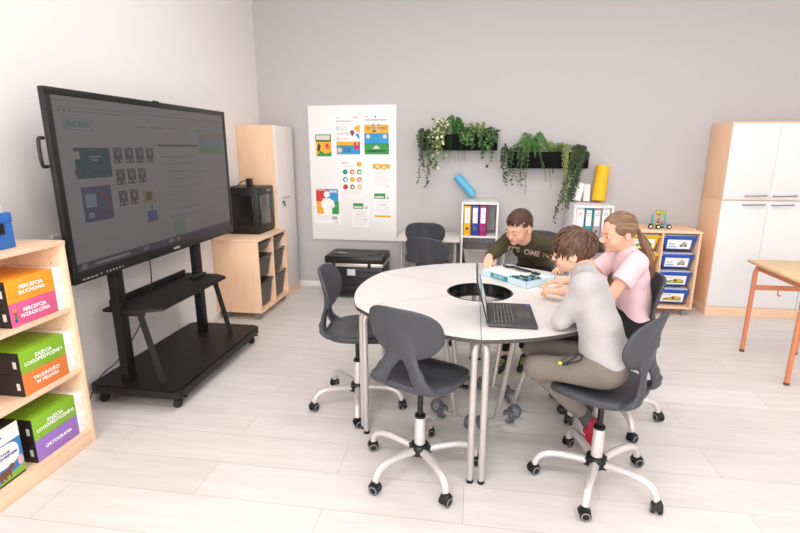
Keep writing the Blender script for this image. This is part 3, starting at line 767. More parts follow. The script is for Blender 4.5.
def d1(D):
    D.r(315, 133, 331.3, 140, 'green'); D.r(316, 134, 330, 138.5, 'light', .0007); D.r(315.4, 139, 331.3, 154, 'yellow')
    D.p([(315.5, 154.5), (320, 149), (325, 152), (331.3, 150), (331.3, 154.5)], 'green'); D.d(318, 146, 1.5, 'blue'); D.p([(318, 141), (320.5, 144), (319, 150), (316.5, 149)], 'dark'); D.d(327, 144, 2, 'red'); D.p([(325, 147), (330, 145), (330, 147.5)], 'orange'); D.d(328, 153, 1.4, 'white')
def d2(D):
    D.r(336.5, 117, 340, 117.7, 'pink'); D.r(353, 116.5, 358, 117.5, 'pink'); D.r(336, 120, 352, 121, 'grey'); D.lines(336, 122, 355, 124.5, 2)
    for (a, b) in ((337.8, 127.5), (347.3, 132.3), (337.8, 137.5)): D.d(a, b, 1.7, 'blue'); D.d(a, b, 1.1, 'white', .001)
    D.lines(340.5, 126, 348, 129, 2, 'pink'); D.lines(337, 131.5, 345, 134, 2, 'pink'); D.lines(340.5, 136.5, 350, 139, 2, 'pink')
    D.p([(355, 125.5), (360, 124), (360, 132), (354, 128.5)], 'yellow'); D.d(352.3, 131.3, 2.3, 'magenta'); D.p([(351, 133), (354, 131.5), (352.5, 135.5)], 'dark'); D.p([(355.5, 133), (359, 132), (360, 138), (357, 136)], 'blue')
    D.r(336, 140, 360, 144.5, 'yellow'); D.r(336, 144, 360, 152.5, 'blue'); D.r(354, 140.5, 360, 147.5, 'magenta', .0008); D.r(356, 140.5, 358, 144, 'yellow', .0011); D.d(339.2, 148.5, 2.6, 'yellow'); D.d(339.2, 148.5, 1.7, 'light', .001); D.lines(343, 146, 352, 151, 3, 'light')
def d3(D):
    D.r(364, 116.3, 368, 117.2, 'pink'); D.d(375.5, 116.5, 1, 'green'); D.r(365, 119, 387, 120.2, 'grey')
    D.r(364, 124, 388.5, 132, 'yellow'); D.r(364, 132, 388.5, 142.2, 'blue'); D.r(364, 142, 388.8, 152.5, 'green')
    D.d(373.5, 127, 1.4, 'blue'); D.d(379, 127, 1.3, 'blue'); D.p([(371.5, 131), (374, 128.5), (376, 131)], 'dark'); D.d(373.2, 124, .8, 'dark'); D.d(378.6, 124, .8, 'dark'); D.lines(366, 126, 370.5, 129, 2); D.lines(381, 126, 386.5, 129, 2)
    D.d(367.8, 135.3, 2, 'light'); D.d(384.5, 135.3, 2, 'light'); D.d(375, 137.5, 3, 'teal'); D.d(375, 137.5, 2.4, 'blue', .001)
    D.p([(374, 145.5), (376, 143.5), (378.3, 145.5), (380, 147), (372, 147)], 'light', .001); D.lines(367, 148, 386, 150.5, 2, 'teal')
def d4(D):
    D.r(343, 160.7, 348, 161.5, 'pink'); D.d(342.6, 161, .7, 'red'); D.lines(342, 163, 356, 165.5, 2); D.d(359.7, 162.3, 2.6, 'yellow')
    cols = ['teal', 'orange', 'green', 'blue', 'yellow', 'orange', 'red', 'green', 'yellow']
    for i in range(9):
        a, b = 345.2 + (i % 3) * 7.3, 170 + (i // 3) * 7.5
        D.d(a, b, 2.6, cols[i]); D.d(a + .3, b + .2, 1.4, 'white' if i in (2, 3, 8) else 'light' if i % 2 else cols[i], .001)
    D.lines(342, 188.5, 362, 193, 3)
def d5(D):
    D.r(372.5, 162, 390, 166.5, 'yellow'); D.d(377.5, 164.5, 1.3, 'white'); D.d(384, 165, 1.2, 'white'); D.d(377, 167, .7, 'dark'); D.d(384, 167.2, .7, 'dark'); D.lines(373, 169, 390, 183, 7); D.r(386, 183.5, 389, 184.2, 'grey')
def d6(D):
    D.r(315.7, 187.5, 328, 200, 'red'); D.r(328, 187.5, 339.2, 200, 'blue'); D.r(316, 200, 327.5, 213.2, 'yellow'); D.r(327.5, 200, 339.7, 213.2, 'green')
    D.d(327.2, 193, 3.2, 'white', .001); D.p([(323.5, 197), (330.5, 197), (334.5, 200), (335.5, 206), (332.5, 206.5), (332.3, 213.3), (323.5, 213.3), (323, 207), (320.8, 206), (321.5, 200)], 'white', .0012)
    D.r(316, 188.2, 326, 189, 'light', .001); D.r(330, 188.8, 338, 191, 'light', .001); D.lines(316, 214.5, 330, 220, 4); D.r(332, 215.5, 337.5, 219, 'grey'); D.r(335, 221, 338.5, 222, 'pink')
def d7(D):
    D.r(353.2, 201.5, 364, 207.3, 'green'); D.r(354, 204.5, 363, 206.5, 'light', .0008); D.d(367, 206, 1.6, 'light'); D.d(367, 206, .9, 'grey', .001)
    D.lines(354, 209, 368, 224, 9, 'light'); D.r(357, 213, 360, 213.7, 'pink'); D.r(363, 218, 368, 218.6, 'grey')
def d8(D):
    D.r(374, 191.2, 385.5, 196.6, 'green'); D.r(375, 194, 384, 195.8, 'light', .0008); D.d(388, 195.5, 1.6, 'light'); D.d(388, 195.5, .9, 'grey', .001)
    D.lines(375, 198.5, 390, 212, 7, 'light'); D.r(380, 202.7, 386, 203.3, 'pink'); D.r(374.3, 213.5, 391, 215.5, 'yellow')
poster('green and yellow cartoon poster at the board upper edge, smallest picture', 314.5, 132, 331.8, 156.5, d1)
poster('poster with blue rings above a yellow and blue band', 335, 114.5, 361, 153, d2)
poster('poster with yellow, blue and green stripes one above another', 363, 114, 389.5, 153, d3)
poster('white poster with a grid of nine coloured circles', 341, 158.5, 363.5, 194.5, d4)
poster('text sheet under a yellow strip with two cartoon figures', 371.7, 161, 391, 186, d5)
poster('poster with white figure on red, blue, yellow and green quarters', 315, 187, 340.3, 223, d6)
poster('lower text sheet with a green heading, below the circles poster', 352.5, 201, 369.5, 226, d7)
poster('text sheet with a green heading and a yellow bottom stripe', 373.5, 190.5, 391.5, 216.3, d8)

# ------------------------------------------------------------------ black transport trunk
t = thing('equipment_trunk', 'black ribbed hard transport trunk with silver strip below the whiteboard', 'trunk', (-1.25, 5.19, 0))
w, d_ = .315, .20
TRK = mat('trunk_black', '1C1A1A', .38, bump=.04, bscale=300)
c = MB(); c.span((-w, -d_, .04), (w, d_, .365), .012)
for z in (.10, .165, .23, .295): c.span((-w - .004, -d_ - .006, z), (w + .004, d_ - .01, z + .034), .005)
c.build('shell', TRK, t)
c = MB(); c.span((-w - .012, -d_ - .012, .395), (w + .012, d_, .478), .02)
for q in (-.20, .20): c.span((q - .06, -d_ + .05, .476), (q + .06, d_ - .06, .486), .004)
l = c.build('lid', TRK, t)
c = MB(); c.span((-w - .006, -d_ - .008, .362), (w + .006, d_ - .002, .397), .004); c.build('silver_strip', mat('trunk_aluminium', 'D5CFCC', .3, metal=.6), t)
for q in (-.22, .17):
    c = MB(); c.span((q - .018, -d_ - .018, .345), (q + .018, -d_ - .006, .415), .004); c.build('latch', BLACK, t)
c = MB(); c.span((-.03 - .045, -d_ - .009, .265), (-.03 + .045, -d_ - .004, .335), .002); c.build('label_plate', mat('label_grey', 'D8D8DC', .45), t)
c = MB(); c.span((-.20, -.10, .4855), (-.10, -.04, .4875)); c.build('lid_sticker', mat('sticker', 'A9A4A2', .5), t)
c = MB(); c.text('SYSTEM', .018, frame((.20, -.12, .479), (1, 0, 0), (0, 1, 0))); c.build('lid_lettering', mat('sticker', 'A9A4A2', .5), t)
for (q, e) in ((-.26, -.15), (.26, -.15), (-.26, .15), (.26, .15)):
    c = MB(); c.cyl((q - .012, e, .022), (q + .012, e, .022), .022, n=16); c.box((q, e, .036), (.04, .03, .02), .004); c.build('foot_wheel', GREYW, t)

# ------------------------------------------------------------------ white desks along the back wall
def wall_desk(label, xa, xb, ya=4.86, yb=5.38, z=.705):
    t = thing('white_desk', label, 'desk', ((xa + xb) / 2, (ya + yb) / 2, 0), 0, 'white desks along the grey wall')
    w, d = (xb - xa) / 2, (yb - ya) / 2
    MB().span((-w, -d, z - .025), (w, d, z), .004).build('desktop', mat('desk_grey_white', 'E2DAD6', .45), t)
    for sx in (-1, 1):
        for sy in (-1, 1):
            MB().cyl((sx * (w - .05), sy * (d - .06), 0), (sx * (w - .05), sy * (d - .06), z - .025), .018).build('leg', STEEL, t)
    c = MB()
    for sx in (-1, 1): c.span((sx * (w - .05) - .012, -d + .06, z - .06), (sx * (w - .05) + .012, d - .06, z - .03))
    c.span((-w + .05, d - .08, z - .06), (w - .05, d - .06, z - .03)); c.build('rail', STEEL, t)
wall_desk('white desk by the grey wall next to the whiteboard', -.77, -.12)
wall_desk('white desk by the grey wall between the two white bookcases', .27, .95)

# ------------------------------------------------------------------ white cube bookcases
def cube_tower(label, xc, ztop=1.08, w=.185, ya=4.95, yb=5.40):
    t = thing('cube_bookcase', label, 'bookcase', (xc, (ya + yb) / 2, 0), 0, 'white cube bookcases')
    d = (yb - ya) / 2
    for s in (-1, 1): MB().span((s * w, -d, 0), (s * (w - .02), d, ztop - .02), .001).build('side_panel', MELAMINE, t)
    MB().span((-w, -d - .001, ztop - .022), (w, d, ztop), .001).build('top', MELAMINE, t)
    for z in (.03, .375, .718): MB().span((-w + .02, -d + .002, z), (w - .02, d, z + .02), .001).build('shelf', MELAMINE, t)
    MB().span((-w + .02, d - .01, .03), (w - .02, d, ztop - .02)).build('back_panel', MELAMINE, t)
    MB().span((-w + .02, -d + .004, .05), (w - .02, -d + .02, .375), .001).build('door', MELAMINE, t)
    return t
cube_tower('white cube bookcase with coloured lever binders, blue roll leaning on top', .072)
cube_tower('white cube bookcase with pale binders, yellow roll on top', 1.165, 1.065)
def binder(label, hexc, xc, z=.7385, th=.076, group='lever arch binders', h=.305, y=4.975, lines=False, ring=True):
    t = thing('lever_binder', label, 'binder', (xc, y, z), 0, group)
    m = mat('binder_' + hexc, hexc, .4)
    c = MB(); c.span((-th / 2, 0, 0), (th / 2, .004, h), .001); c.span((-th / 2, 0, 0), (-th / 2 + .004, .28, h), .001); c.span((th / 2 - .004, 0, 0), (th / 2, .28, h), .001)
    c.build('cover', m, t)
    MB().span((-th / 2 + .008, .03, .008), (th / 2 - .008, .27, h - .008)).build('paper', PAPER, t)
    c = MB(); c.span((-th * .31, -.0015, h * .42), (th * .31, 0, h * .93)); q = c.build('spine_label', PAPER, t)
    c = MB(); 
    if lines: c.span((-th * .25, -.0022, h * .82), (th * .25, -.0015, h * .85)); c.span((-th * .25, -.0022, h * .76), (th * .25, -.0015, h * .785)); mm = mat('label_red', 'D98A86', .5)
    else: c.span((-th * .04, -.0022, h * .5), (th * .04, -.0015, h * .86)); mm = mat('label_grey_print', 'CFCBCB', .5)
    c.build('label_print', mm, q)
    if ring:
        c = MB(); c.tube([(.014 * math.cos(a * PI / 8), -.0012, h * .24 + .014 * math.sin(a * PI / 8)) for a in range(16)], .0035, 6, closed=True); c.build('finger_ring', CHROME, t)
        c = MB(); c.prism([(.011 * math.cos(a * PI / 8), .011 * math.sin(a * PI / 8)) for a in range(16)], 0, .0008, 0, frame((0, -.0004, h * .24), (1, 0, 0), (0, 0, 1))); c.build('finger_hole', BLACK, t)
binder('yellow lever binder, first of the coloured row', 'F0B51F', -.053)
binder('blue lever binder between the yellow and the magenta one', '2A49A0', .026)
binder('magenta lever binder at the end of the coloured row', 'B01E73', .105)
binder('white binder standing beside the teal one, at the bookcase side', 'EDE9E8', 1.045, .7385, .080, 'pale binders', .30, lines=True)
binder('teal binder in the row of pale binders', '2C9CA8', 1.127, .7385, .076, 'pale binders', .30, lines=True)
binder('light grey binder next to the teal one', 'A9A5A5', 1.206, .7385, .076, 'pale binders', .30, lines=True)
binder('white binder at the far end, beyond the light grey binder', 'ECE8E8', 1.286, .7385, .076, 'pale binders', .30, lines=True)
def drawer_bin(label, xc):
    q = tray('storage_bin', label, 'grey bins in the white bookcases', mat('grey_bin', 'B4ABA7', .45), .31, .36, .20, (xc, 5.15, .3965), 0)
    return q
drawer_bin('grey plastic bin below the coloured binders', .072)
drawer_bin('grey plastic bin below the pale binders', 1.165)
# rolls of paper leaning on the wall
def roll(label, hexc, a, b, r):
    A, B = Vector(a), Vector(b); dv = (B - A); L_ = dv.length; dv.normalize()
    q = Vector((0, 0, 1)).rotation_difference(dv).to_euler()
    o = MB().lathe([(r, 0), (r, L_), (r * .86, L_), (r * .80, L_ - .004), (r * .80, .01), (r * .55, .008), (r*.55, .004)], 24, caps=True).build('paper_roll', mat('roll_' + hexc, hexc, .5), None, A, q)
    tag(o, label, 'paper roll')
    c = MB(); c.tube([(r * .75 * (1 - .05 * k / 8) * math.cos(k * PI / 8), r * .75 * (1 - .05 * k / 8) * math.sin(k * PI / 8), L_ - .003) for k in range(34)], .002, 5); c.build('inner_turns', mat('roll_' + hexc, hexc, .5), o)
roll('light blue paper roll leaning over the bookcase with coloured binders', '5CB9E0', (.0, 5.345, 1.116), (-.185, 5.36, 1.318), .042)
roll('tall yellow paper roll leaning on the wall above the pale binders', 'F5BF12', (1.275, 5.29, 1.083), (1.300, 5.335, 1.43), .066)
roll('white paper roll farther from the yellow roll', 'F5F1EF', (1.055, 5.28, 1.078), (1.095, 5.33, 1.25), .044)
roll('white paper roll touching the yellow roll', 'F3EAE6', (1.155, 5.28, 1.072), (1.165, 5.33, 1.24), .035)

# ------------------------------------------------------------------ planters and plants on the wall
PLM = mat('planter_black', '0D0E0F', .75, spec=.15, bump=.05, bscale=80)
def planter(label, xa, xb, z0, z1):
    t = thing('wall_planter', label, 'planter', ((xa + xb) / 2, BY, z0), 0, 'black planters on the grey wall')
    w = (xb - xa) / 2; h = z1 - z0
    c = MB(); c.span((-w, -.14, 0), (w, -.128, h), .002); c.span((-w, -.012, 0), (w, -.001, h), .002); c.span((-w, -.13, 0), (-w + .012, -.004, h), .002); c.span((w - .012, -.13, 0), (w, -.004, h), .002); c.span((-w, -.13, 0), (w, -.004, .012))
    c.build('box', PLM, t)
    MB().span((-w + .012, -.128, h - .04), (w - .012, -.012, h - .02)).build('soil', mat('planter_soil', '2A221C', .95, bump=.5, bscale=90), t)
planter('black wall planter nearer the whiteboard, with variegated ivy', -.575, .23, 1.585, 1.75)
planter('black wall planter above the pale binders, with a big fern', .345, 1.145, 1.405, 1.572)
def leaf(mb, p, dirv, up, L_, W, mi=0, fold=.25):
    d = Vector(dirv).normalized(); u = Vector(up); s = d.cross(u)
    if s.length < 1e-3: s = Vector((1, 0, 0))
    s.normalize(); n = s.cross(d)
    p = Vector(p); v = [p, p + d * L_ * .45 + s * W - n * W * fold, p + d * L_, p + d * L_ * .45 - s * W - n * W * fold, p + d * L_ * .4 + n * W * fold * .4]
    mb.add(v, [(0, 4, 1), (1, 4, 2), (2, 4, 3), (3, 4, 0)], mi)
def plant(name, label, loc, mats, stems, leafL, leafW, r, tips=None, density=.016, group='plants in the wall planters', spread=1., droop=True):
    """stems: list of polylines in local coords"""
    t = thing(name, label, 'plant', loc, 0, group)
    st = MB(); fo = MB()
    for pts in stems:
        P = bez(pts, 6); st.tube(P, [r * (1 - .6 * i / len(P)) for i in range(len(P))], 5)
        L_ = sum((P[i + 1] - P[i]).length for i in range(len(P) - 1)); n = max(3, int(L_ / density)); 
        for k in range(n):
            f = (k + rnd.random()) / n * (len(P) - 1.01); i = int(f); q = P[i].lerp(P[i + 1], f - i); tg = (P[i + 1] - P[i]).normalized()
            a = rnd.random() * 2 * PI
            out = Vector((math.cos(a), min(.35, math.sin(a)), .0)); out -= tg * out.dot(tg) * .6
            dv = (out * spread + tg * .5 + Vector((0, 0, -.25 if droop else .2)))
            q2 = q + out * leafL * .2
            if loc[1] + q2.y > BY - .012: q2.y = BY - .012 - loc[1]
            if dv.y > 0 and loc[1] + q2.y + dv.y * leafL > BY - .01: dv.y = -abs(dv.y)
            s = rnd.uniform(.7, 1.2)
            leaf(fo, q2, dv, (rnd.uniform(-.5, .5), -1, rnd.uniform(-.2, .8)), leafL * s, leafW * s, rnd.choice(range(len(mats))))
    fo.build('foliage', mats, t, smooth=False); st.build('stems', mat('stem_green', '5B6B34', .6), t)
    return t
def trail(x, n, length, spreadx, y=-.15, z0=.03, jit=.05, slant=0.):
    out = []
    for i in range(n):
        dx = rnd.uniform(-spreadx, spreadx); L_ = length * (.15 + .85 * rnd.random() ** 1.4); yy = y - rnd.uniform(0, .05)
        pts = [(x + dx * .4, -.07, 0), (x + dx * .7, -.11, z0 + rnd.uniform(0, .05)), (x + dx, yy, -.01)]
        m = max(2, int(L_ / .09)); w = 0.
        for k in range(1, m + 1):
            w += rnd.uniform(-jit, jit) * .45; pts.append((x + dx * (1 - .35 * k / m) + w + slant * L_ * k / m, yy + rnd.uniform(0, .03), -.01 - L_ * k / m))
        out.append(pts)
    return out
def bush(x, n, h, sx, yc=-.075):
    out = []
    for i in range(n):
        dx = rnd.uniform(-sx, sx); hh = h * rnd.uniform(.5, 1); yy = rnd.uniform(-.07, .03)
        out.append([(x + dx * .3, yc, -.02), (x + dx * .7, yc + yy * .6, hh * .6), (x + dx, yc + yy - .02, hh)])
    return out
G_D = [mat('leaf_dark_green', '2C4230', .5, spec=.4), mat('leaf_dark_green_b', '3A5238', .5)]
G_I = [mat('leaf_ivy_green', '3E6B35', .5), mat('leaf_ivy_light', '5C8A3F', .5), mat('leaf_ivy_dark', '2E5230', .5)]
G_V = [mat('leaf_cream', 'E8E3B8', .5), mat('leaf_variegated_green', '4F6B38', .5), mat('leaf_variegated_olive', '7F9152', .5)]
G_F = [mat('fern_green', '4B8A2E', .5), mat('fern_dark', '35692A', .5)]
G_L = [mat('lime_green', '8FA34C', .5), mat('olive_green', '6C8238', .5)]
G_P = [mat('pearl_green', 'B5BE7C', .5), mat('pearl_olive', '8E9A58', .5)]
Z1, Z2 = 1.74, 1.562
plant('trailing_plant', 'dark small-leaved trailing plant at the end of the planter nearest the whiteboard', (-.52, BY, Z1), G_D, trail(0, 11, .56, .08) + bush(0, 4, .06, .06), .026, .010, .0025, density=.016)
plant('variegated_ivy', 'cream and green variegated ivy in the planter near the whiteboard', (-.38, BY, Z1), G_V, trail(0, 8, .44, .08) + bush(0, 10, .17, .08), .040, .016, .003, density=.018)
def blades(x, n, length, width, arch, mats, label, name, loc):
    t = thing(name, label, 'plant', loc, 0, 'plants in the wall planters')
    fo = MB()
    for i in range(n):
        a = rnd.uniform(-PI, 0) + rnd.uniform(-.1, .1); L_ = length * rnd.uniform(.6, 1); ah = arch * rnd.uniform(.4, 1.1)
        hx, hy = math.cos(a) * L_ * .5, math.sin(a) * L_ * .28
        drop = rnd.uniform(-.25, .10) - L_ * .2
        P = bez([(x + rnd.uniform(-.03, .03), -.07, -.02), (x + hx * .35, -.07 + hy * .5, ah), (x + hx * .8, -.07 + hy * .9, ah * .5), (x + hx, -.07 + hy, drop)], 4)
        fo.tube(P, [(width * (1 - .8 * abs(k / (len(P) - 1) - .4)), .0012) for k in range(len(P))], 4, up=(0.0, -.3, 1), mi=i % len(mats))
    fo.build('foliage', mats, t, smooth=False)
    st = MB()
    for i in range(6): st.cyl((x + rnd.uniform(-.02, .02), -.07 + rnd.uniform(-.02, .02), -.03), (x + rnd.uniform(-.03, .03), -.07, .02), .004, n=6)
    st.build('stems', mat('stem_green', '5B6B34', .6), t)
blades(0, 44, .30, .005, .19, G_F, 'grassy green plant in the middle of the planter near the whiteboard', 'grass_plant', (-.22, BY, Z1))
plant('green_ivy', 'green ivy with broad leaves spilling over the planter front, beside the grassy plant', (-.05, BY, Z1), G_I, trail(0, 7, .15, .09) + bush(0, 7, .07, .10), .042, .020, .003, density=.026)
plant('moss_plant', 'lime green fluffy plant at the back of the planter near the whiteboard', (-.0, BY + .0, Z1), G_L, bush(0, 20, .13, .13, -.05), .022, .007, .002, density=.009)
plant('trailing_ivy', 'ivy trailing down from the planter end above the coloured binders', (.13, BY, Z1), G_I + G_D[:1], trail(-.02, 6, .46, .07) + trail(.07, 3, .14, .07) + bush(.03, 5, .07, .10), .042, .019, .003, density=.030)
plant('trailing_plant', 'dark trailing plant beside the big fern, drooping past the planter end', (.38, BY, Z2), G_D + G_I[2:], trail(-.05, 8, .34, .06) + bush(0, 9, .07, .09), .030, .010, .003, density=.019)
plant('trailing_plant', 'short dark sprig hanging under the planter below the big fern', (.47, BY, Z2), G_D, trail(.01, 4, .40, .04), .026, .009, .003, density=.024)
# fern: fronds with pinnae
def fern(label, loc, n, length):
    t = thing('fern', label, 'plant', loc, 0, 'plants in the wall planters'); fo = MB(); st = MB()
    for i in range(n):
        a = -PI * (i + rnd.random()) / n; L_ = length * rnd.uniform(.6, 1.05); hx, hy = math.cos(a) * L_ * .62, math.sin(a) * .17
        up_ = rnd.uniform(.06, .20); end = rnd.choice([-.30, -.16, -.05, .06, .14]) * L_ / .3
        P = bez([(rnd.uniform(-.02, .02), -.07, -.02), (hx * .35, -.07 + hy * .4, up_), (hx * .75, -.07 + hy * .8, lerp(up_, end, .45)), (hx, -.07 + hy, end)], 7)
        st.tube(P, .0022, 5)
        for k in range(2, len(P) - 1):
            tg = (P[k + 1] - P[k]).normalized(); s = tg.cross(Vector((0, -.6, .8))).normalized(); f = k / len(P); W = .040 * (1 - f * .8) 
            for sg in (-1, 1):
                dv = s * sg + tg * .6 + Vector((0, 0, -.15))
                q = P[k]
                if loc[1] + q.y + dv.y * W > BY - .01: dv.y = -abs(dv.y)
                leaf(fo, q, dv, (0, -1, .6), W, W * .20, rnd.choice((0, 1)))
    fo.build('foliage', G_F, t, smooth=False); st.build('stems', mat('stem_green', '5B6B34', .6), t)
fern('big bright green fern arching over the planter above the green-shirted boy', (.58, BY, Z2), 26, .40)
plant('moss_plant', 'light green fine-leaved plant between the fern and the pale trailing plant', (.82, BY, Z2), G_L + G_F[:1], bush(0, 24, .11, .12, -.06), .028, .008, .002, density=.011)
plant('string_plant', 'pale yellow-green stringy trailing plant beside the dark one', (.925, BY, Z2), G_P, trail(0, 15, .56, .05, jit=.02) + bush(0, 8, .08, .05), .015, .0065, .002, density=.013)
plant('trailing_plant', 'long dark trailing plant hanging towards the pale binders', (1.04, BY, Z2), G_D, trail(-.0, 20, .70, .08, slant=-.20) + bush(0, 10, .08, .08), .026, .010, .003, density=.015)

# ------------------------------------------------------------------ low cabinet with coloured tubs, robot toy
t = thing('tub_cabinet', 'low beech cabinet on castors with yellow and blue tubs', 'cabinet', (1.81, 5.11, 0))
x0, x1, y0, y1 = -.34, .34, -.20, .22
c = MB(); c.span((x0, y0, .07), (x0 + .018, y1, .82), .001); c.span((x1 - .018, y0, .07), (x1, y1, .82), .001); c.span((-.006, y0, .088), (.008, y1, .82), .001); c.span((x0 + .018, y0, .07), (x1 - .018, y1, .088), .001); c.span((x0 + .018, y1 - .01, .088), (x1 - .018, y1, .82))
c.build('carcass', BEECH, t)
MB().span((x0 - .003, y0 - .006, .82), (x1 + .003, y1, .842), .003).build('top', BEECH_T, t)
for (a, b) in ((x0 + .05, y0 + .05), (x1 - .05, y0 + .05), (x0 + .05, y1 - .05), (x1 - .05, y1 - .05)): castor('castor', t, (a, b, 0), GREYW, .027)
for (a, b) in ((x0 + .018, -.006), (.008, x1 - .018)):
    for i in range(4):
        z = .652 - i * .178 + .126
        MB().span((a, y0 + .01, z), (a + .012, y1 - .02, z + .006)).build('runner', BEECH, t); MB().span((b - .012, y0 + .01, z), (b, y1 - .02, z + .006)).build('runner', BEECH, t)
TUBC = {'yellow': mat('tub_yellow', 'EDC51A', .35), 'blue': mat('tub_blue', '1F58C0', .35)}
def tub(colr, label, xc, z, w, art):
    d, h = .36, .138
    m = TUBC[colr]
    q = tray('storage_tub', label, '%s tubs in the low beech cabinet' % colr, m, w, d, h, (xc, 5.125, z), 0, .02)
    for ch in list(q.children): bpy.data.objects.remove(ch)
    c = MB(); c.span((-w / 2 - .006, -d / 2 - .010, h - .022), (w / 2 + .006, -d / 2 + .006, h - .002), .003); c.span((-w * .22, -d / 2 - .022, h - .02), (w * .22, -d / 2 + .002, h - .006), .004)
    c.build('rim', m, q)
    MB().span((-w / 2 + .004, -d / 2 + .006, h), (w / 2 - .004, d / 2 - .004, h + .007), .002).build('lid', mat('tub_lid', 'E3E3EA', .3), q)
    # label card follows the tapering front
    th = math.atan2(.026, h - .02); Mf = frame((0, -d / 2 + .0125, (h - .02) * .48), (1, 0, 0), (0, math.sin(-th), math.cos(th)))
    lb = MB(); lw, lh = w * .37, .047
    lb.rect(-lw, -lh, lw, lh, Mf, 0)
    if art == 'box':
        lb.rect(-lw * .85, -lh * .7, -lw * .2, -lh * .5, Mf, 1, .0014); lb.rect(-lw * .85, -lh * .3, -lw * .35, -lh * .1, Mf, 2, .0014); lb.rect(-lw * .85, 0, -lw * .3, lh * .15, Mf, 3, .0014)
        lb.prism([(lw * .05, -lh * .5), (lw * .65, -lh * .6), (lw * .7, lh * .1), (lw * .4, lh * .6), (lw * .15, 0)], 0, .0014, 3, Mf); lb.disc(lw * .4, lh * .2, lh * .22, Mf, 4, 12, .002); lb.disc(lw * .2, -lh * .4, lh * .2, Mf, 6, 12, .002); lb.disc(lw * .6, -lh * .4, lh * .2, Mf, 6, 12, .002)
    else:
        lb.prism([(-lw * .8, -lh * .7), (lw * .8, -lh * .7), (lw * .8, 0), (lw * .2, lh * .25), (-lw * .7, -lh * .2)], 0, .0014, 5, Mf); lb.prism([(-lw * .4, -lh * .5), (lw * .6, -lh * .4), (lw * .7, lh * .2), (lw * .1, lh * .4)], 0, .0018, 4, Mf); lb.disc(lw * .1, -lh * .1, lh * .3, Mf, 6, 12, .0022); lb.rect(-lw * .85, lh * .45, -lw * .1, lh * .7, Mf, 2, .0014)
    lb.build('label_card', [PAPER, mat('card_blue', '55A5DC', .5), mat('card_pale', 'C9D3DC', .5), mat('card_grey', 'A8A9A9', .5), mat('card_yellow', 'E8B93A', .5), mat('card_green', '7AA548', .5), mat('card_dark', '4A4A4C', .5)], q, smooth=False)
names = ['topmost', 'second', 'third', 'lowest']
for i in range(4):
    z = .652 - i * .178
    tub('blue', '%s blue tub in the cabinet column beside the big wardrobe' % names[i], 1.81 + .165, z, .288, 'box' if i < 2 else 'set')
for i in range(3):
    z = .652 - i * .178
    tub('yellow', ['topmost yellow tub, behind the ponytail of the girl', 'second yellow tub from the top, beside the ponytail', 'third yellow tub from the top, behind the girl'][i], 1.81 - .164, z, .29, 'set')

t = thing('toy_robot_car', 'small colourful construction-set vehicle on top of the low beech cabinet', 'toy', (1.81, 5.08, .842))
TEAL = mat('toy_teal', '4FB6C0', .4); TY = mat('toy_yellow', 'E9B52C', .4); TG = mat('toy_green', 'A2B834', .4); TR = mat('toy_red', 'D4512E', .4)
c = MB(); c.span((-.085, -.05, .030), (-.02, .03, .042), .003); c.build('green_plate', TG, t)
c = MB(); c.span((-.02, -.05, .030), (.085, .03, .044), .003); c.build('base_plate', TEAL, t)
for x, y in ((-.065, .02), (.0, -.02), (.068, .0)):
    c = MB(); c.span((x - .008, y - .008, .040), (x + .008, y + .008, .160), .002); c.build('post', TEAL, t)
c = MB(); c.span((-.05, -.03, .16), (.06, -.022, .198), .004); c.span((-.05, -.03, .19), (.06, .03, .2), .003); c.build('top_frame', TG, t)
c = MB(); c.ball((-.03, -.03, .175), .02, 10, 8); c.span((-.035, -.045, .12), (-.012, -.03, .16), .004); c.span((-.04, -.045, .045), (-.012, -.03, .07), .004); c.build('figure', TY, t)
c = MB(); c.span((-.025, -.048, .075), (-.008, -.032, .12), .004); c.span((.02, -.04, .045), (.04, -.02, .085), .006); c.build('red_bricks', TR, t)
c = MB(); c.ball((-.022, -.052, .165), .009, 8, 6); c.span((-.04, -.05, .068), (-.01, -.03, .078), .002); c.build('black_pieces', BLACK, t)
for x, y in ((-.10, -.055), (-.025, -.075), (.10, -.05), (.06, .045), (-.06, .045)):
    c = MB(); c.lathe([(.024, -.011), (.026, -.006), (.026, .006), (.024, .011)], 18, M=Matrix.Translation((x, y, .026)) @ Matrix.Rotation(PI / 2, 4, 'X')); w = c.build('wheel', RUBBER, t)
    c = MB(); c.cyl((x, y - .0125, .026), (x, y + .0125, .026), .014, n=14); c.build('rim', mat('toy_white', 'EDE8DC', .4), w)

t.scale = (.86, .86, .86)
# ------------------------------------------------------------------ big white-fronted wardrobes on the right
def door(parent, xa, xb, za, zb, handle_z, hx0, hx1):
    d = MB().span((xa + .0015, -.019, za + .0015), (xb - .0015, 0, zb - .0015), .0015).build('door', MELAMINE, parent)
    h = MB(); h.tube(bez([(hx0, -.019, handle_z), (hx0 + .008, -.040, handle_z), (hx0 + .03, -.047, handle_z), (hx1 - .03, -.047, handle_z + .004), (hx1 - .008, -.040, handle_z + .004), (hx1, -.019, handle_z + .004)], 4), [(.006, .009)] * 21, 8); h.build('handle', HANDLE, d)
def cabinet_box(t, w, d, z0, z1):
    c = MB(); c.span((0, 0, z0), (.018, d, z1), .001); c.span((w - .018, 0, z0), (w, d, z1), .001); c.span((.018, 0, z1 - .018), (w - .018, d, z1), .001); c.span((.018, 0, z0), (w - .018, d, z0 + .018)); c.span((.018, d - .01, z0 + .018), (w - .018, d, z1 - .018))
    c.build('carcass', BEECH, t)
W_ = .80
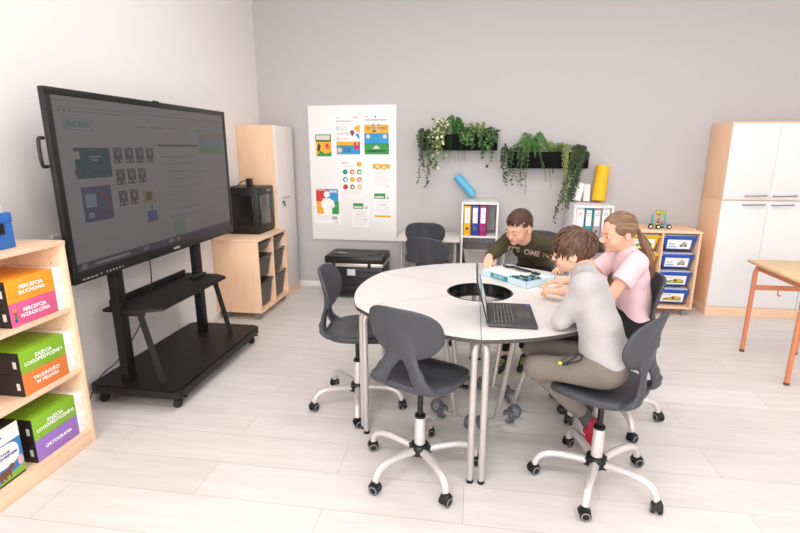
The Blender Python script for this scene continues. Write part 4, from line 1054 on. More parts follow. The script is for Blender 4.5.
def lower_cab(label, x):
    t = thing('wardrobe', label, 'cupboard', (x, 5.008, 0), 0, 'white-fronted wardrobes')
    cabinet_box(t, W_, .40, .088, 1.133); MB().span((0, -.016, 0), (W_, .40, .088), .001).build('plinth', BEECH_T, t)
    door(t, 0, W_ / 2, .092, 1.130, 1.094, .185, .368); door(t, W_ / 2, W_, .092, 1.130, 1.094, .43, .61)
lower_cab('tall lower wardrobe with white doors and beech sides, beside the low tub cabinet', 2.312)
lower_cab('neighbouring wardrobe cut off by the photo edge, behind the orange-legged desk', 2.312 + W_ + .003)
t = thing('top_cupboard', 'white two-door cupboard stacked on top of the wardrobe', 'cupboard', (2.312, 5.008, 1.134))
cabinet_box(t, W_, .40, 0, .706)
door(t, 0, W_ / 2, .003, .692, .042, .19, .37); door(t, W_ / 2, W_, .003, .692, .042, .43, .62)

# ------------------------------------------------------------------ orange-legged school desk
ORG = mat('orange_steel', 'D68863', .4)
t = thing('school_desk', 'wooden school desk with orange tubular legs by the wardrobe', 'desk', (2.40, 3.77, 0))
x0, x1, y0, y1 = -.235, .235, -.36, .36
c = MB(); c.span((x0, y0, .730), (x1, y1, .752), .004); c.build('desktop', wood('desk_wood', 'E4C193', 'EDD0A6', (6, .8, 6)), t)
for s in (-1, 1):
    y = s * .295
    for e in (-1, 1):
        x = e * .195
        c = MB(); c.tube(bez([(x, y, .012), (x, y, .35), (x, y, .60), (x - e * .0, y, .66), (x - e * .018, y, .704), (x - e * .05, y, .718)], 5) , .0165, 12); l = c.build('leg', ORG, t)
        c = MB(); c.cyl((x, y, 0), (x, y, .02), .0178); c.build('foot_cap', mat('grey_foot', '5A4B45', .6), l)
    c = MB(); c.tube([(-.15, y, .716), (.15, y, .716)], .0165, 12); c.build('cross_tube', ORG, t)
    c = MB(); c.tube([(-.19, y, .54), (.19, y, .54)], [(.020, .012)] * 2, 10, up=(0, 0, 1)); c.build('rail', ORG, t)
for q in (-.18, .18): MB().span((q - .01, -.29, .68), (q + .01, .29, .72), .002).build('long_rail', ORG, t)
for q in (-.02, ):
    c = MB(); c.tube(bez([(q, .278, .525), (q, .276, .495), (q + .005, .262, .486), (q + .008, .25, .494)], 4), .005, 8); c.build('bag_hook', ORG, t)
for s in (-1, 1):
    c = MB(); c.ball((-.212, s * .295, .54), .007, 8, 6); c.build('bolt', STEEL, t)
# ------------------------------------------------------------------ round table made of six segment tables
TC = Vector((.058, 2.855, 0)); TZ = .765; RO = .772; RM = .745; RI = .197
TOPM = mat('table_white', 'D8D3D0', .38, spec=.3); EDGE = mat('table_edge', '4A4440', .5)
seg_where = ['nearest the camera, with the laptop on it', 'under the elbow of the boy in grey, on the right', 'under the cardboard kit, before the girl',
             'at the back, before the boy in green', 'at the far left, before the empty chair', 'nearest the front empty chair']
def segment(i, label):
    """sector i spans world angle a0..a0+60; local +x is its outward axis"""
    a = math.radians(-60 + 60 * i)
    t = thing('segment_table', label, 'table', (TC.x, TC.y, 0), a, 'segments of the round table')
    h = math.radians(30); g = .0013
    outer = []; n = 12
    for k in range(n + 1):
        w = -h + 2 * h * k / n; r = RM + (RO - RM) * (w / h) ** 2
        outer.append((r * math.cos(w), r * math.sin(w)))
    inner = [(RI * math.cos(-h + 2 * h * k / 8), RI * math.sin(-h + 2 * h * k / 8)) for k in range(9)]
    poly = outer + inner[::-1]
    # shift the sides in by g
    poly = [(x, y - math.copysign(min(abs(y), g), y) if abs(abs(math.atan2(y, x)) - h) < 1e-6 else y) for x, y in poly]
    c = MB(); c.prism(poly, TZ - .019, TZ - .0005, 1); top = c.build('tabletop', [EDGE, EDGE], t, angle=30)
    c = MB(); c.prism([(x * .9985 + .0006, y * .998) for x, y in poly], TZ - .006, TZ); c.build('laminate', TOPM, top, angle=30)
    for s in (-1, 1):
        la = s * (h - .037); rr = .735
        px, py = rr * math.cos(la), rr * math.sin(la)
        ux, uy = -math.cos(la * .3), -math.sin(la * .3)
        c = MB(); c.tube(bez([(px, py, .015), (px, py, .40), (px, py, .66), (px + ux * .006, py + uy * .006, .70), (px + ux * .03, py + uy * .03, .726), (px + ux * .09, py + uy * .09, .732)], 5), .0165, 14)
        l = c.build('leg', STEEL, t)
        c = MB(); c.cyl((px, py, 0), (px, py, .018), .0175); c.build('foot_cap', RUBBER, l)
        c = MB(); c.tube([(px + ux * .08, py + uy * .08, .732), (.30, s * .06, .732)], .0165, 10); c.build('rail', STEEL, t)
    c = MB(); c.tube(bez([(.235, 0, .042), (.30, 0, .28), (.375, 0, .60), (.40, 0, .69), (.42, 0, .732)], 5), .0155, 12); q = c.build('inner_leg', STEEL, t)
    c = MB(); c.cyl((.235, -.088, .042), (.235, .088, .042), .0125, n=12); b = c.build('axle', STEEL, t)
    for s in (-1, 1):
        y = s * .094
        c = MB(); c.lathe([(.030, -.015), (.0405, -.014), (.042, -.010), (.042, .010), (.0405, .014), (.030, .015)], 26, M=Matrix.Translation((.235, y, .042)) @ Matrix.Rotation(PI / 2, 4, 'X'))
        w = c.build('wheel', TGREY, t)
        c = MB(); c.lathe([(.008, -.0175), (.026, -.0165), (.030, -.012), (.030, .012), (.026, .0165), (.008, .0175)], 22, M=Matrix.Translation((.235, y, .042)) @ Matrix.Rotation(PI / 2, 4, 'X')); c.build('hub_cap', GREYW, w)
    return t
labs = ['white wedge table segment carrying the black laptop and the grey-shirted elbow',
        'white wedge table segment under the forearms of the girl in pink',
        'white wedge table segment in front of the boy in the green shirt',
        'white wedge table segment at the back, by the empty chair turned away',
        'white wedge table segment beside the empty chair near the display trolley',
        'white wedge table segment behind the empty chair in front']
for i in range(6): segment(i, labs[i])

# ------------------------------------------------------------------ swivel chairs (front = local +x)
def make_chair(name, label):
    t = thing(name, label, 'chair', (0, 0, 0), 0, 'slate swivel chairs')
    SZ = .522
    # seat: rings of a rounded outline, top then rolled lip then underside
    def outline(a):
        c_, s_ = math.cos(a), math.sin(a); e = .62
        x = math.copysign(abs(c_) ** e, c_); y = math.copysign(abs(s_) ** e, s_)
        w = .215 if x > 0 else .215 - .035 * (-x) ** 2
        return (.015 + (.205 if x > 0 else .195) * x - (.015 * y * y if x > 0 else 0), w * y)
    n = 48; rings = []
    def zt(x, y, s):
        z = SZ + .004 - .016 * max(0, 1 - (x / .2) ** 2) * (1 - (y / .24) ** 2)
        if x > .09: z -= .030 * ((x - .09) / .13) ** 2
        if x < -.12: z += .020 * ((-x - .12) / .09) ** 1.5 * (1 if abs(y) > .0 else 1)
        z += .008 * (y / .21) ** 2
        return z
    spec = [(.15, 0, 0), (.4, 0, 0), (.65, 0, 0), (.85, 0, 0), (.95, -.001, 0), (1.0, -.006, 0), (1.012, -.018, 0), (1.0, -.034, 0), (.975, -.038, 0), (.95, -.030, 0), (.85, -.026, 0), (.5, -.030, 0), (.2, -.032, 0)]
    vs = [(.01, 0, zt(.01, 0, 0))]
    for sc_, dz, _ in spec:
        for j in range(n):
            x, y = outline(2 * PI * j / n); X = .015 + (x - .015) * sc_; Y = y * sc_
            vs.append((X, Y, zt(X, Y, sc_) + dz))
    fs = [(0, 1 + j, 1 + (j + 1) % n) for j in range(n)]
    for i in range(len(spec) - 1):
        for j in range(n): fs.append((1 + i * n + j, 1 + i * n + n + j, 1 + i * n + n + (j + 1) % n, 1 + i * n + (j + 1) % n))
    vs.append((.01, 0, SZ - .045)); fs += [(len(vs) - 1, 1 + (len(spec) - 1) * n + (j + 1) % n, 1 + (len(spec) - 1) * n + j) for j in range(n)]
    MB().add(vs, fs).build('seat', SHELL, t, angle=60)
    # backrest: a curved panel that flows into two flared struts running under the seat
    BW, B0, B1 = .199, .652, .907
    zc, bh = (B0 + B1) / 2, (B1 - B0) / 2
    def panel(P):
        y, z = P[..., 1], P[..., 2]; zz = (z - zc) / bh; f = zz * .5 + .5
        wd = BW * (1 - .26 * np.clip(-zz, 0, 1.2) ** 1.5)
        o = ((np.abs(y / wd) ** 2.9 + np.abs(zz) ** 2.9) ** (1 / 2.9) - 1) * bh
        x0 = -.160 - .048 * f - .01 * f * f + .050 * (y / BW) ** 2
        a_ = np.abs(P[..., 0] - x0) - .004
        return np.sqrt(np.maximum(o + .006, 0) ** 2 + np.maximum(a_, 0) ** 2) + np.minimum(np.maximum(o + .006, a_), 0) - .006
    g = Field(.0052); g.fn(panel, (-.28, -.22, .63), (-.09, .22, .93), .02)
    for s in (-1, 1):
        P = [V(-.193, s * .010, .80), V(-.184, s * .020, .74), V(-.178, s * .032, .69), V(-.180, s * .054, .645), V(-.189, s * .086, .595), V(-.188, s * .114, .550), V(-.165, s * .128, .521), V(-.11, s * .126, .504)]
        R_ = [.010, .018, .026, .028, .031, .037, .044, .036]
        N_ = [(1, 0, .25), (1, 0, .2), (1, 0, .1), (1, 0, 0), (1, 0, .1), (.8, 0, .6), (.4, 0, .95), (.1, 0, 1)]
        for i in range(7): g.cone(P[i], P[i + 1], R_[i], R_[i + 1], .012 if i > 1 else .02, flat=(V(*N_[i]), .36))
    vs, F = g.mesh(smooth=2)
    np_obj('backrest', vs, F, [SHELL], t, V(0, 0, 0))
    c = MB(); c.box((.0, 0, .494), (.17, .15, .012), .004); c.cyl((0, 0, .46), (0, 0, .494), .03); c.build('tilt_plate', BLACK, t)
    c = MB(); c.tube([(.02, -.05, .487), (.05, -.17, .475), (.055, -.19, .472)], .006, 8); c.box((.057, -.205, .470), (.03, .05, .016), .007); c.build('lever', BLACK, t)
    c = MB(); c.cyl((0, 0, .16), (0, 0, .475), .0145, n=16); c.build('gas_piston', BLACK, t)
    c = MB(); c.lathe([(.028, .10), (.0265, .292), (.023, .298)], 20); cc = c.build('column', SILVER, t)
    c = MB(); c.lathe([(.0275, .292), (.0275, .305), (.019, .31)], 20); c.build('collar', BLACK, cc)
    c = MB(); c.lathe([(.030, .085), (.046, .09), (.050, .105), (.050, .13), (.044, .142), (.030, .145)], 20)
    for k in range(5):
        a = 2 * PI * k / 5; c.box((.040, 0, .112), (.04, .042, .044), .010, 0, Matrix.Rotation(a, 4, 'Z'))
    c.build('hub', BLACK, t)
    for k in range(5):
        M = Matrix.Rotation(2 * PI * k / 5, 4, 'Z')
        c = MB(); P = bez([(.05, 0, .115), (.12, 0, .126), (.20, 0, .130), (.253, 0, .117), (.280, 0, .088), (.289, 0, .058)], 5)
        c.tube(P, [(lerp(.020, .0165, i / (len(P) - 1)), lerp(.0225, .017, i / (len(P) - 1))) for i in range(len(P))], 12, up=(0, 0, 1), M=M)
        c.build('leg', SILVER, t)
        m = MB(); m.cyl((0, 0, .050), (0, 0, .066), .015, n=12)
        for sg in (-1, 1):
            pass
        m.tube([(-.026, 0, .026), (-.022, 0, .046), (-.004, 0, .057), (.014, 0, .052), (.024, 0, .036)], [(.005, .021)] * 5, 10, up=(0, 0, 1)); m.box((-.0, 0, .034), (.024, .012, .034), .004)
        ca = m.build('castor', BLACK, t, (.293 * math.cos(2 * PI * k / 5), .293 * math.sin(2 * PI * k / 5), 0), (0, 0, 2 * PI * k / 5 + rnd.choice((.6, 2.0, -1.2, 2.8, -.4))))
        for sg in (-1, 1):
            w = MB(); w.lathe([(.016, -.007), (.024, -.007), (.025, -.004), (.025, .004), (.024, .007), (.016, .007)], 20, M=Matrix.Translation((-.004, sg * .0165, .025)) @ Matrix.Rotation(PI / 2, 4, 'X'))
            wo = w.build('wheel', RUBBER, ca)
            w = MB(); w.tube([(-.004 + .0185 * math.cos(a * PI / 10), sg * .0235, .025 + .0185 * math.sin(a * PI / 10)) for a in range(20)], .0026, 6, closed=True); w.build('rim', GREYW, ca)
    return t
def rot_base(t, d):
    """turn only the five-star base under the shell"""
    for ch in t.children:
        if ch.name.split('.')[0] in ('leg', 'castor', 'hub'):
            R_ = Matrix.Rotation(d, 4, 'Z'); ch.location = R_ @ ch.location; ch.rotation_euler.z += d
CH = [  # x, y, facing, base angle (world), lift, label
    (-.226, 2.195, 66, 13, .018, 'empty slate swivel chair in front of the table, its back to the camera'),
    (-.690, 2.80, 4, 66, 0, 'empty slate swivel chair left of the table, seen from the side'),
    (.64, 2.22, 144, 33, .013, 'slate swivel chair on which the boy in the grey shirt sits'),
    (.86, 2.88, 178, 67, 0, 'slate swivel chair under the girl in pink'),
    (-.31, 4.06, 68, 20, 0, 'empty slate swivel chair behind the table, turned to the back wall'),
    (-.46, 4.90, 90, 40, 0, 'slate swivel chair tucked under the white desk by the whiteboard'),
    (.53, 4.16, -112, 10, 0, 'slate swivel chair behind the boy in green')]
proto = make_chair('swivel_chair', 'chair')
chairs = [proto] + [copy_tree(proto) for _ in CH[1:]]
for c_, (x, y, a, b, lift, lab) in zip(chairs, CH):
    c_.location = (x, y, 0); c_.rotation_euler = (0, 0, math.radians(a)); c_['label'] = lab
    rot_base(c_, math.radians(b - a))
    for ch in c_.children:
        if ch.name.split('.')[0] in ('seat', 'backrest', 'tilt_plate', 'lever', 'gas_piston'): ch.location.z += lift


# black cable well in the middle of the table
t = thing('cable_well', 'black round cable well in the hole of the white table', 'cable well', (TC.x, TC.y, 0))
c = MB(); c.lathe([(.1945, TZ - .075), (.1945, TZ + .001), (.1925, TZ + .002), (.186, TZ + .001), (.184, TZ - .070), (.178, TZ - .075), (.1945, TZ - .075)], 48, caps=False); c.build('rim', mat('well_black', '141415', .25), t)
c = MB(); c.lathe([(.183, TZ - .075), (.183, TZ - .070), (.165, TZ - .071), (.165, TZ - .075)], 48, caps=False); c.build('lower_flange', BLACK, t)

# ------------------------------------------------------------------ laptop
t = thing('laptop', 'open black laptop on the white table, screen seen nearly edge-on', 'laptop', (.094, 2.425, TZ), 0)
LAPM = mat('laptop_black', '38363A', .45); KEY = mat('laptop_keys', '202022', .5)
c = MB(); c.box((.122, 0, .010), (.246, .372, .018), .006); c.build('base', LAPM, t)
c = MB(); kw = .018
for r_ in range(6):
    for k in range(15): c.box((.035 + r_ * .0185, -.148 + k * .0212, .0196), (.0155, .0182, .002), .001)
c.build('keyboard', [KEY], t)
c = MB()
for r_ in range(6):
    for k in range(15): c.span((.035 + r_ * .0185 - .003, -.148 + k * .0212 - .002, .0206), (.035 + r_ * .0185 + .002, -.148 + k * .0212 + .002, .0209))
c.build('key_legends', mat('key_white', 'C9C9CC', .5), t)
c = MB(); c.box((.19, -.01, .0192), (.07, .105, .001)); c.build('touchpad', mat('touchpad', '403E42', .3), t)
c = MB(); c.span((.215, .14, .0190), (.235, .165, .0198)); c.build('sticker', mat('sticker_blue', '3C6FC8', .4), t)
tilt = math.radians(-15)
M = Matrix.Translation((.0, 0, .016)) @ Matrix.Rotation(tilt, 4, 'Y')
c = MB(); c.box((-.004, 0, .122), (.008, .372, .240), .003, 0, M); lid = c.build('lid', mat('laptop_lid', '232326', .4), t)
c = MB(); c.span((0.0, -.176, .018), (.0008, .176, .228), 0, 0, M); c.span((.0008, -.176, .018), (.0012, .176, .05), 0, 1, M); c.span((.0008, -.176, .14), (.0012, .176, .185), 0, 2, M); c.span((.0008, -.15, .195), (.0012, .1, .21), 0, 3, M)
c.build('screen', [mat('laptop_page', 'D9D9D9', .4, emit=.25), mat('laptop_dark_bar', '2A2C30', .4), mat('laptop_teal', '2E8C97', .4, emit=.2), mat('laptop_line', 'A8AAAC', .4)], lid, smooth=False)
c = MB(); c.cyl((0, -.15, .014), (0, -.09, .014), .007); c.cyl((0, .09, .014), (0, .15, .014), .007); c.build('hinge', BLACK, t)
t.scale = (.95, .95, .95)

# ------------------------------------------------------------------ electronics kit box
ang = math.atan2(3.003 - 3.319, .356 - .085)
kx, ky = .306, 3.198
t = thing('kit_box', 'pale blue open cardboard kit of electronics, before the boy in green', 'kit', (kx, ky, TZ), ang)
KB = mat('kit_pale_blue', 'CBE5EE', .45)
a_, b_, h_ = .205, .130, .042
c = MB(); c.span((-a_, -b_, 0), (a_, b_, .004)); c.span((-a_, -b_, 0), (a_, -b_ + .004, h_)); c.span((-a_, b_ - .004, 0), (a_, b_, h_)); c.span((-a_, -b_, 0), (-a_ + .004, b_, h_)); c.span((a_ - .004, -b_, 0), (a_, b_, h_))
c.build('carton', KB, t)
c = MB(); c.span((-a_ + .006, -b_ + .006, .004), (a_ - .006, b_ - .006, .034), .002)
for k in range(3): c.span((-a_ + .01 + k * .0, -b_ + .05 + k * .05, .033), (a_ - .012, -b_ + .056 + k * .05, .038), .001)
c.build('tray_insert', mat('insert_cream', 'F1ECE6', .6), t)
Mf = frame((-.02, -b_ - .0004, .021), (1, 0, 0), (0, 0, 1))
c = MB(); c.rect(-.095, -.015, .065, .016, Mf, 0); c.text('BeCREO', .026, Mf @ Matrix.Translation((-.015, .001, .0008)), 1, bold=.02); c.build('label', [mat('label_teal', '2E8FA0', .45), mat('label_pale', 'BFE0E6', .5)], t)
TB = mat('circuit_teal', '6A9FAB', .45)
def on_kit(x, y): 
    v = Matrix.Rotation(ang, 3, 'Z') @ Vector((x, y, 0)); return (kx + v.x, ky + v.y, TZ + .0385)
brd = [(.075, -.096, .09, .045), (.160, -.096, .062, .045), (.095, -.043, .10, .045), (.168, -.043, .04, .045), (.115, .012, .065, .042), (.168, .012, .035, .042)]
bl = ['nearest the label corner', 'at the box corner towards the pointing hand', 'large, in the middle row', 'small, in the middle row at the box end', 'in the row away from the laptop', 'small, farthest corner by the green shirt']
for (x, y, w, h), l_ in zip(brd, bl):
    q = thing('circuit_board', 'teal circuit board in the kit, ' + l_, 'circuit board', on_kit(x, y), ang, 'circuit boards in the kit')
    MB().span((-w / 2, -h / 2, 0), (w / 2, h / 2, .003), .0006).build('board', TB, q)
    c = MB(); c.span((-w * .2, -h * .2, .003), (w * .1, h * .15, .007)); c.span((w * .2, -h * .35, .003), (w * .42, -h * .1, .008)); c.span((-w * .42, h * .2, .003), (w * .3, h * .35, .006)); c.build('chips', mat('chip_dark', '24343A', .5), q)
q = thing('cable_bundle', 'black USB cable lying in the open electronics kit', 'cable', on_kit(-.07, .066), ang + .15)
c = MB(); c.tube(bez([(-.09, .0, .006), (-.03, .012, .010), (.03, -.004, .010), (.09, .006, .006)], 6), [(.008, .014)] * 19, 8, up=(0, 0, 1)); c.build('cord', BLACK, q)
c = MB(); c.box((-.10, 0, .007), (.03, .016, .01), .002); c.box((.10, .006, .007), (.028, .014, .01), .002); c.build('plug', BLACK, q)
q = thing('sensor_module', 'small dark sensor module beside the cable in the kit', 'module', on_kit(.085, .080), ang)
c = MB(); c.box((0, 0, .006), (.06, .03, .012), .003); c.build('case', mat('chip_dark', '24343A', .5), q)
c = MB(); c.cyl((.0, 0, .012), (.0, 0, .017), .009, n=12); c.build('dome', BLACK, q)
def spine_frame(up, left):
    u = nrm(up); l = V(*left) - u * (V(*left) @ u); l = nrm(l); return np.stack([np.cross(l, u), l, u], 1)   # forward, left, up
def torso(f, pel, wst, chs, nb, left, sl, sr, g=0., k=.04, w=1.):
    Rp = spine_frame(V(*wst) - V(*pel), left); Rc = spine_frame(V(*nb) - V(*wst), V(*sl) - V(*sr))
    f.ell(pel, ((.098 + g) * w, (.135 + g) * w, .105 + g), Rp, k); f.ell(wst, ((.080 + g) * w, (.112 + g) * w, .12 + g), Rp, k); f.ell(chs, ((.085 + g) * w, (.125 + g) * w, .135 + g), Rc, k)
    m = (V(*nb) + V(*chs)) / 2
    f.cone(sl, m, .046 + g, .062 + g, k); f.cone(sr, m, .046 + g, .062 + g, k)
    return Rp, Rc
def limb_len(*p): return [round(float(np.linalg.norm(V(*p[i + 1]) - V(*p[i]))), 3) for i in range(len(p) - 1)]

# ============================== boy in grey
def boy_grey():
    org = V(.66, 2.22, 0)
    pel, wst, chs, nb = (.622, 2.185, .660), (.598, 2.215, .785), (.565, 2.272, .910), (.535, 2.340, 1.018)
    sl, sr = (.515, 2.215, 1.005), (.560, 2.475, 1.000)
    el, wl = (.428, 2.262, .818), (.555, 2.43, .803)
    er, wr_ = (.575, 2.630, .815), (.56, 2.480, .803)
    hf = head_frame((.488, 2.400, 1.122), (-.88, .36, -.22), (-.15, 0, 1)); s = 1.0
    hl, hr = (.610, 2.110, .632), (.635, 2.265, .632)
    kl, kr = (.320, 2.215, .595), (.345, 2.42, .600)
    al, ar = (.595, 2.36, .285), (.650, 2.48, .275)
    f = Field(.0042)
    T = head_prims(f, hf, s); f.cone(T(-.030, 0, -.08), nb, .045, .050, .03)
    torso(f, pel, wst, chs, nb, (0, -1, 0), sl, sr, -.012)
    f.chain([sl, el, wl], [.040, .034, .024]); f.chain([sr, er, wr_], [.040, .034, .024])
    hand(f, wl, V(.3, .9, -.05), (0, 0, 1), 1, (.4,) * 4, .9); hand(f, wr_, V(.15, -.9, -.02), (0, 0, 1), -1, (.4,) * 4, .9)
    f.chain([hl, kl, al], [.058, .042, .029]); f.chain([hr, kr, ar], [.058, .042, .029])
    vs, F = f.mesh()
    body = np_obj('person', vs, F, [SKIN, LIPS], None, org, lips_index(vs, F, T, hf[1], s))
    tag(body, 'boy in grey sweatshirt and beige trousers sitting with elbow on the table', 'person')
    HB = [mat('hair_brown', '5A3E2E', .45, spec=.4), mat('hair_brown_b', '4C3325', .45, spec=.4), mat('hair_brown_c', '6A4A38', .45, spec=.4)]
    face_bits(body, T, hf[1], org, mat('brow_brown', '8A6450', .6), s)
    scalp = lambda u: (u[2] > .12 + (.26 if u[0] > .45 else 0)) or (u[0] < .10 and u[2] > -.42 and not (abs(u[1]) > .72 and u[2] < -.02 and u[0] > -.32)) or (u[0] < -.35 and u[2] > -.80)
    crown = V(-.45, .0, .9)
    def flow(p):
        d = p - crown; d = d - p * (d @ p); 
        if np.linalg.norm(d) < .15: d = V(1, .2, 0)
        d = nrm(d); 
        return d + V(.25, 0, -.2)
    hb = hair_strands(body, hf, org, s, HB, (scalp, 520), flow, lambda u: .080 + .025 * (u[0] > .2), .10, 3, .0055, cap=lambda u: scalp(u) and not (u[0] > .72 and u[2] < .35), gravity=.3)
    hb.build('hair', HB, body, angle=60)
    SW = mat('grey_melange', 'B2ADAD', .85, spec=.2, var=.10, vscale=140, bump=.25, bscale=320, sheen=.3)
    g = Field(.005)
    torso(g, pel, wst, chs, nb, (0, -1, 0), sl, sr, .008)
    g.cone((.602, 2.21, .78), (.617, 2.195, .708), .120, .127, .03, flat=((1, 0, .2), .78), cutb=True)
    g.chain([sl, el], [.054, .043], .03); g.cone(el, wl, .043, .034, .02, cutb=True); g.chain([sr, er], [.054, .046], .03); g.cone(er, wr_, .050, .036, .02, cutb=True)
    nbv = V(*nb); up = nrm(V(*nb) - V(*chs)); g.cone(nbv - up * .02, nbv + up * .012, .066, .058, .02)
    vs, F = g.mesh(folds(.0055, 4)); np_obj('sweatshirt', vs, F, [SW], body, org)
    c = MB(); Rn = spine_frame(up * .8 + V(-.25, 0, .5), (0, -1, 0)); cc = nbv + up * .004 - org
    c.tube([tuple(cc + Rn @ V(.052 * math.cos(a * PI / 12), .055 * math.sin(a * PI / 12), 0)) for a in range(24)], [(.012, .007)] * 24, 8, closed=True, up=tuple(up)); c.build('collar', SW, body)
    TR = mat('beige_trousers', '7B7169', .85, spec=.2, var=.05, vscale=60, bump=.2, bscale=260)
    g = Field(.005); g.ell(pel, (.110, .142, .112), None, .03)
    for h_, k_, a_ in ((hl, kl, al), (hr, kr, ar)):
        g.cone(h_, k_, .072, .052, .03); g.cone(k_, V(*a_) + (V(*k_) - V(*a_)) * .08, .052, .042, .03, cutb=True)
    vs, F = g.mesh(folds(.006, 9)); np_obj('trousers', vs, F, [TR], body, org)
    SK = mat('dark_sock', '45454C', .85)
    c = MB(); c.tube([tuple(V(*al) + (V(*kl) - V(*al)) * .16 - org), tuple(V(*al) - org), tuple(V(.640, 2.385, .21) - org)], [.036, .034, .036], 16); c.build('sock', SK, body)
    c = MB(); c.tube([tuple(V(*ar) + (V(*kr) - V(*ar)) * .16 - org), tuple(V(*ar) - org), tuple(V(.685, 2.52, .19) - org)], [.036, .034, .036], 16); c.build('sock', SK, body)
    RED = [mat('red_shoe_fabric', 'A51E36', .7, bump=.3, bscale=200), mat('cream_sole', 'EADFD2', .6), mat('white_lace', 'E8E2DC', .7)]
    # tucked-back foot: toes on the floor, heel raised
    shoe('shoe', body, org, (.690, 2.365, .250), (.668, 2.450, .028), (-.9, -.3, .25), RED)
    shoe('shoe', body, org, (.722, 2.495, .225), (.725, 2.575, .03), (-1, -.1, .25), RED)
    # key strap hanging from the belt
    t = thing('key_strap', 'black looped key strap with yellow tag at the hip of the grey-shirted boy', 'key strap', (.452, 2.108, .678), 0)
    c = MB(); c.tube(bez([(.06, .0, .035), (.03, -.012, .045), (-.01, -.018, .035), (-.045, -.02, .0), (-.03, -.022, -.012), (.01, -.016, .0), (.05, -.008, .012), (.06, .0, .035)], 5), .0055, 8); c.tube(bez([(.03, -.014, .04), (.0, -.022, .015), (-.04, -.022, -.008)], 5), .005, 8); c.build('strap', BLACK, t); t.scale = (.85, .85, .85)
    c = MB(); c.box((-.052, -.022, -.004), (.018, .010, .014), .003); c.build('tag', mat('neon_yellow', 'D8E030', .5), t)
boy_grey()

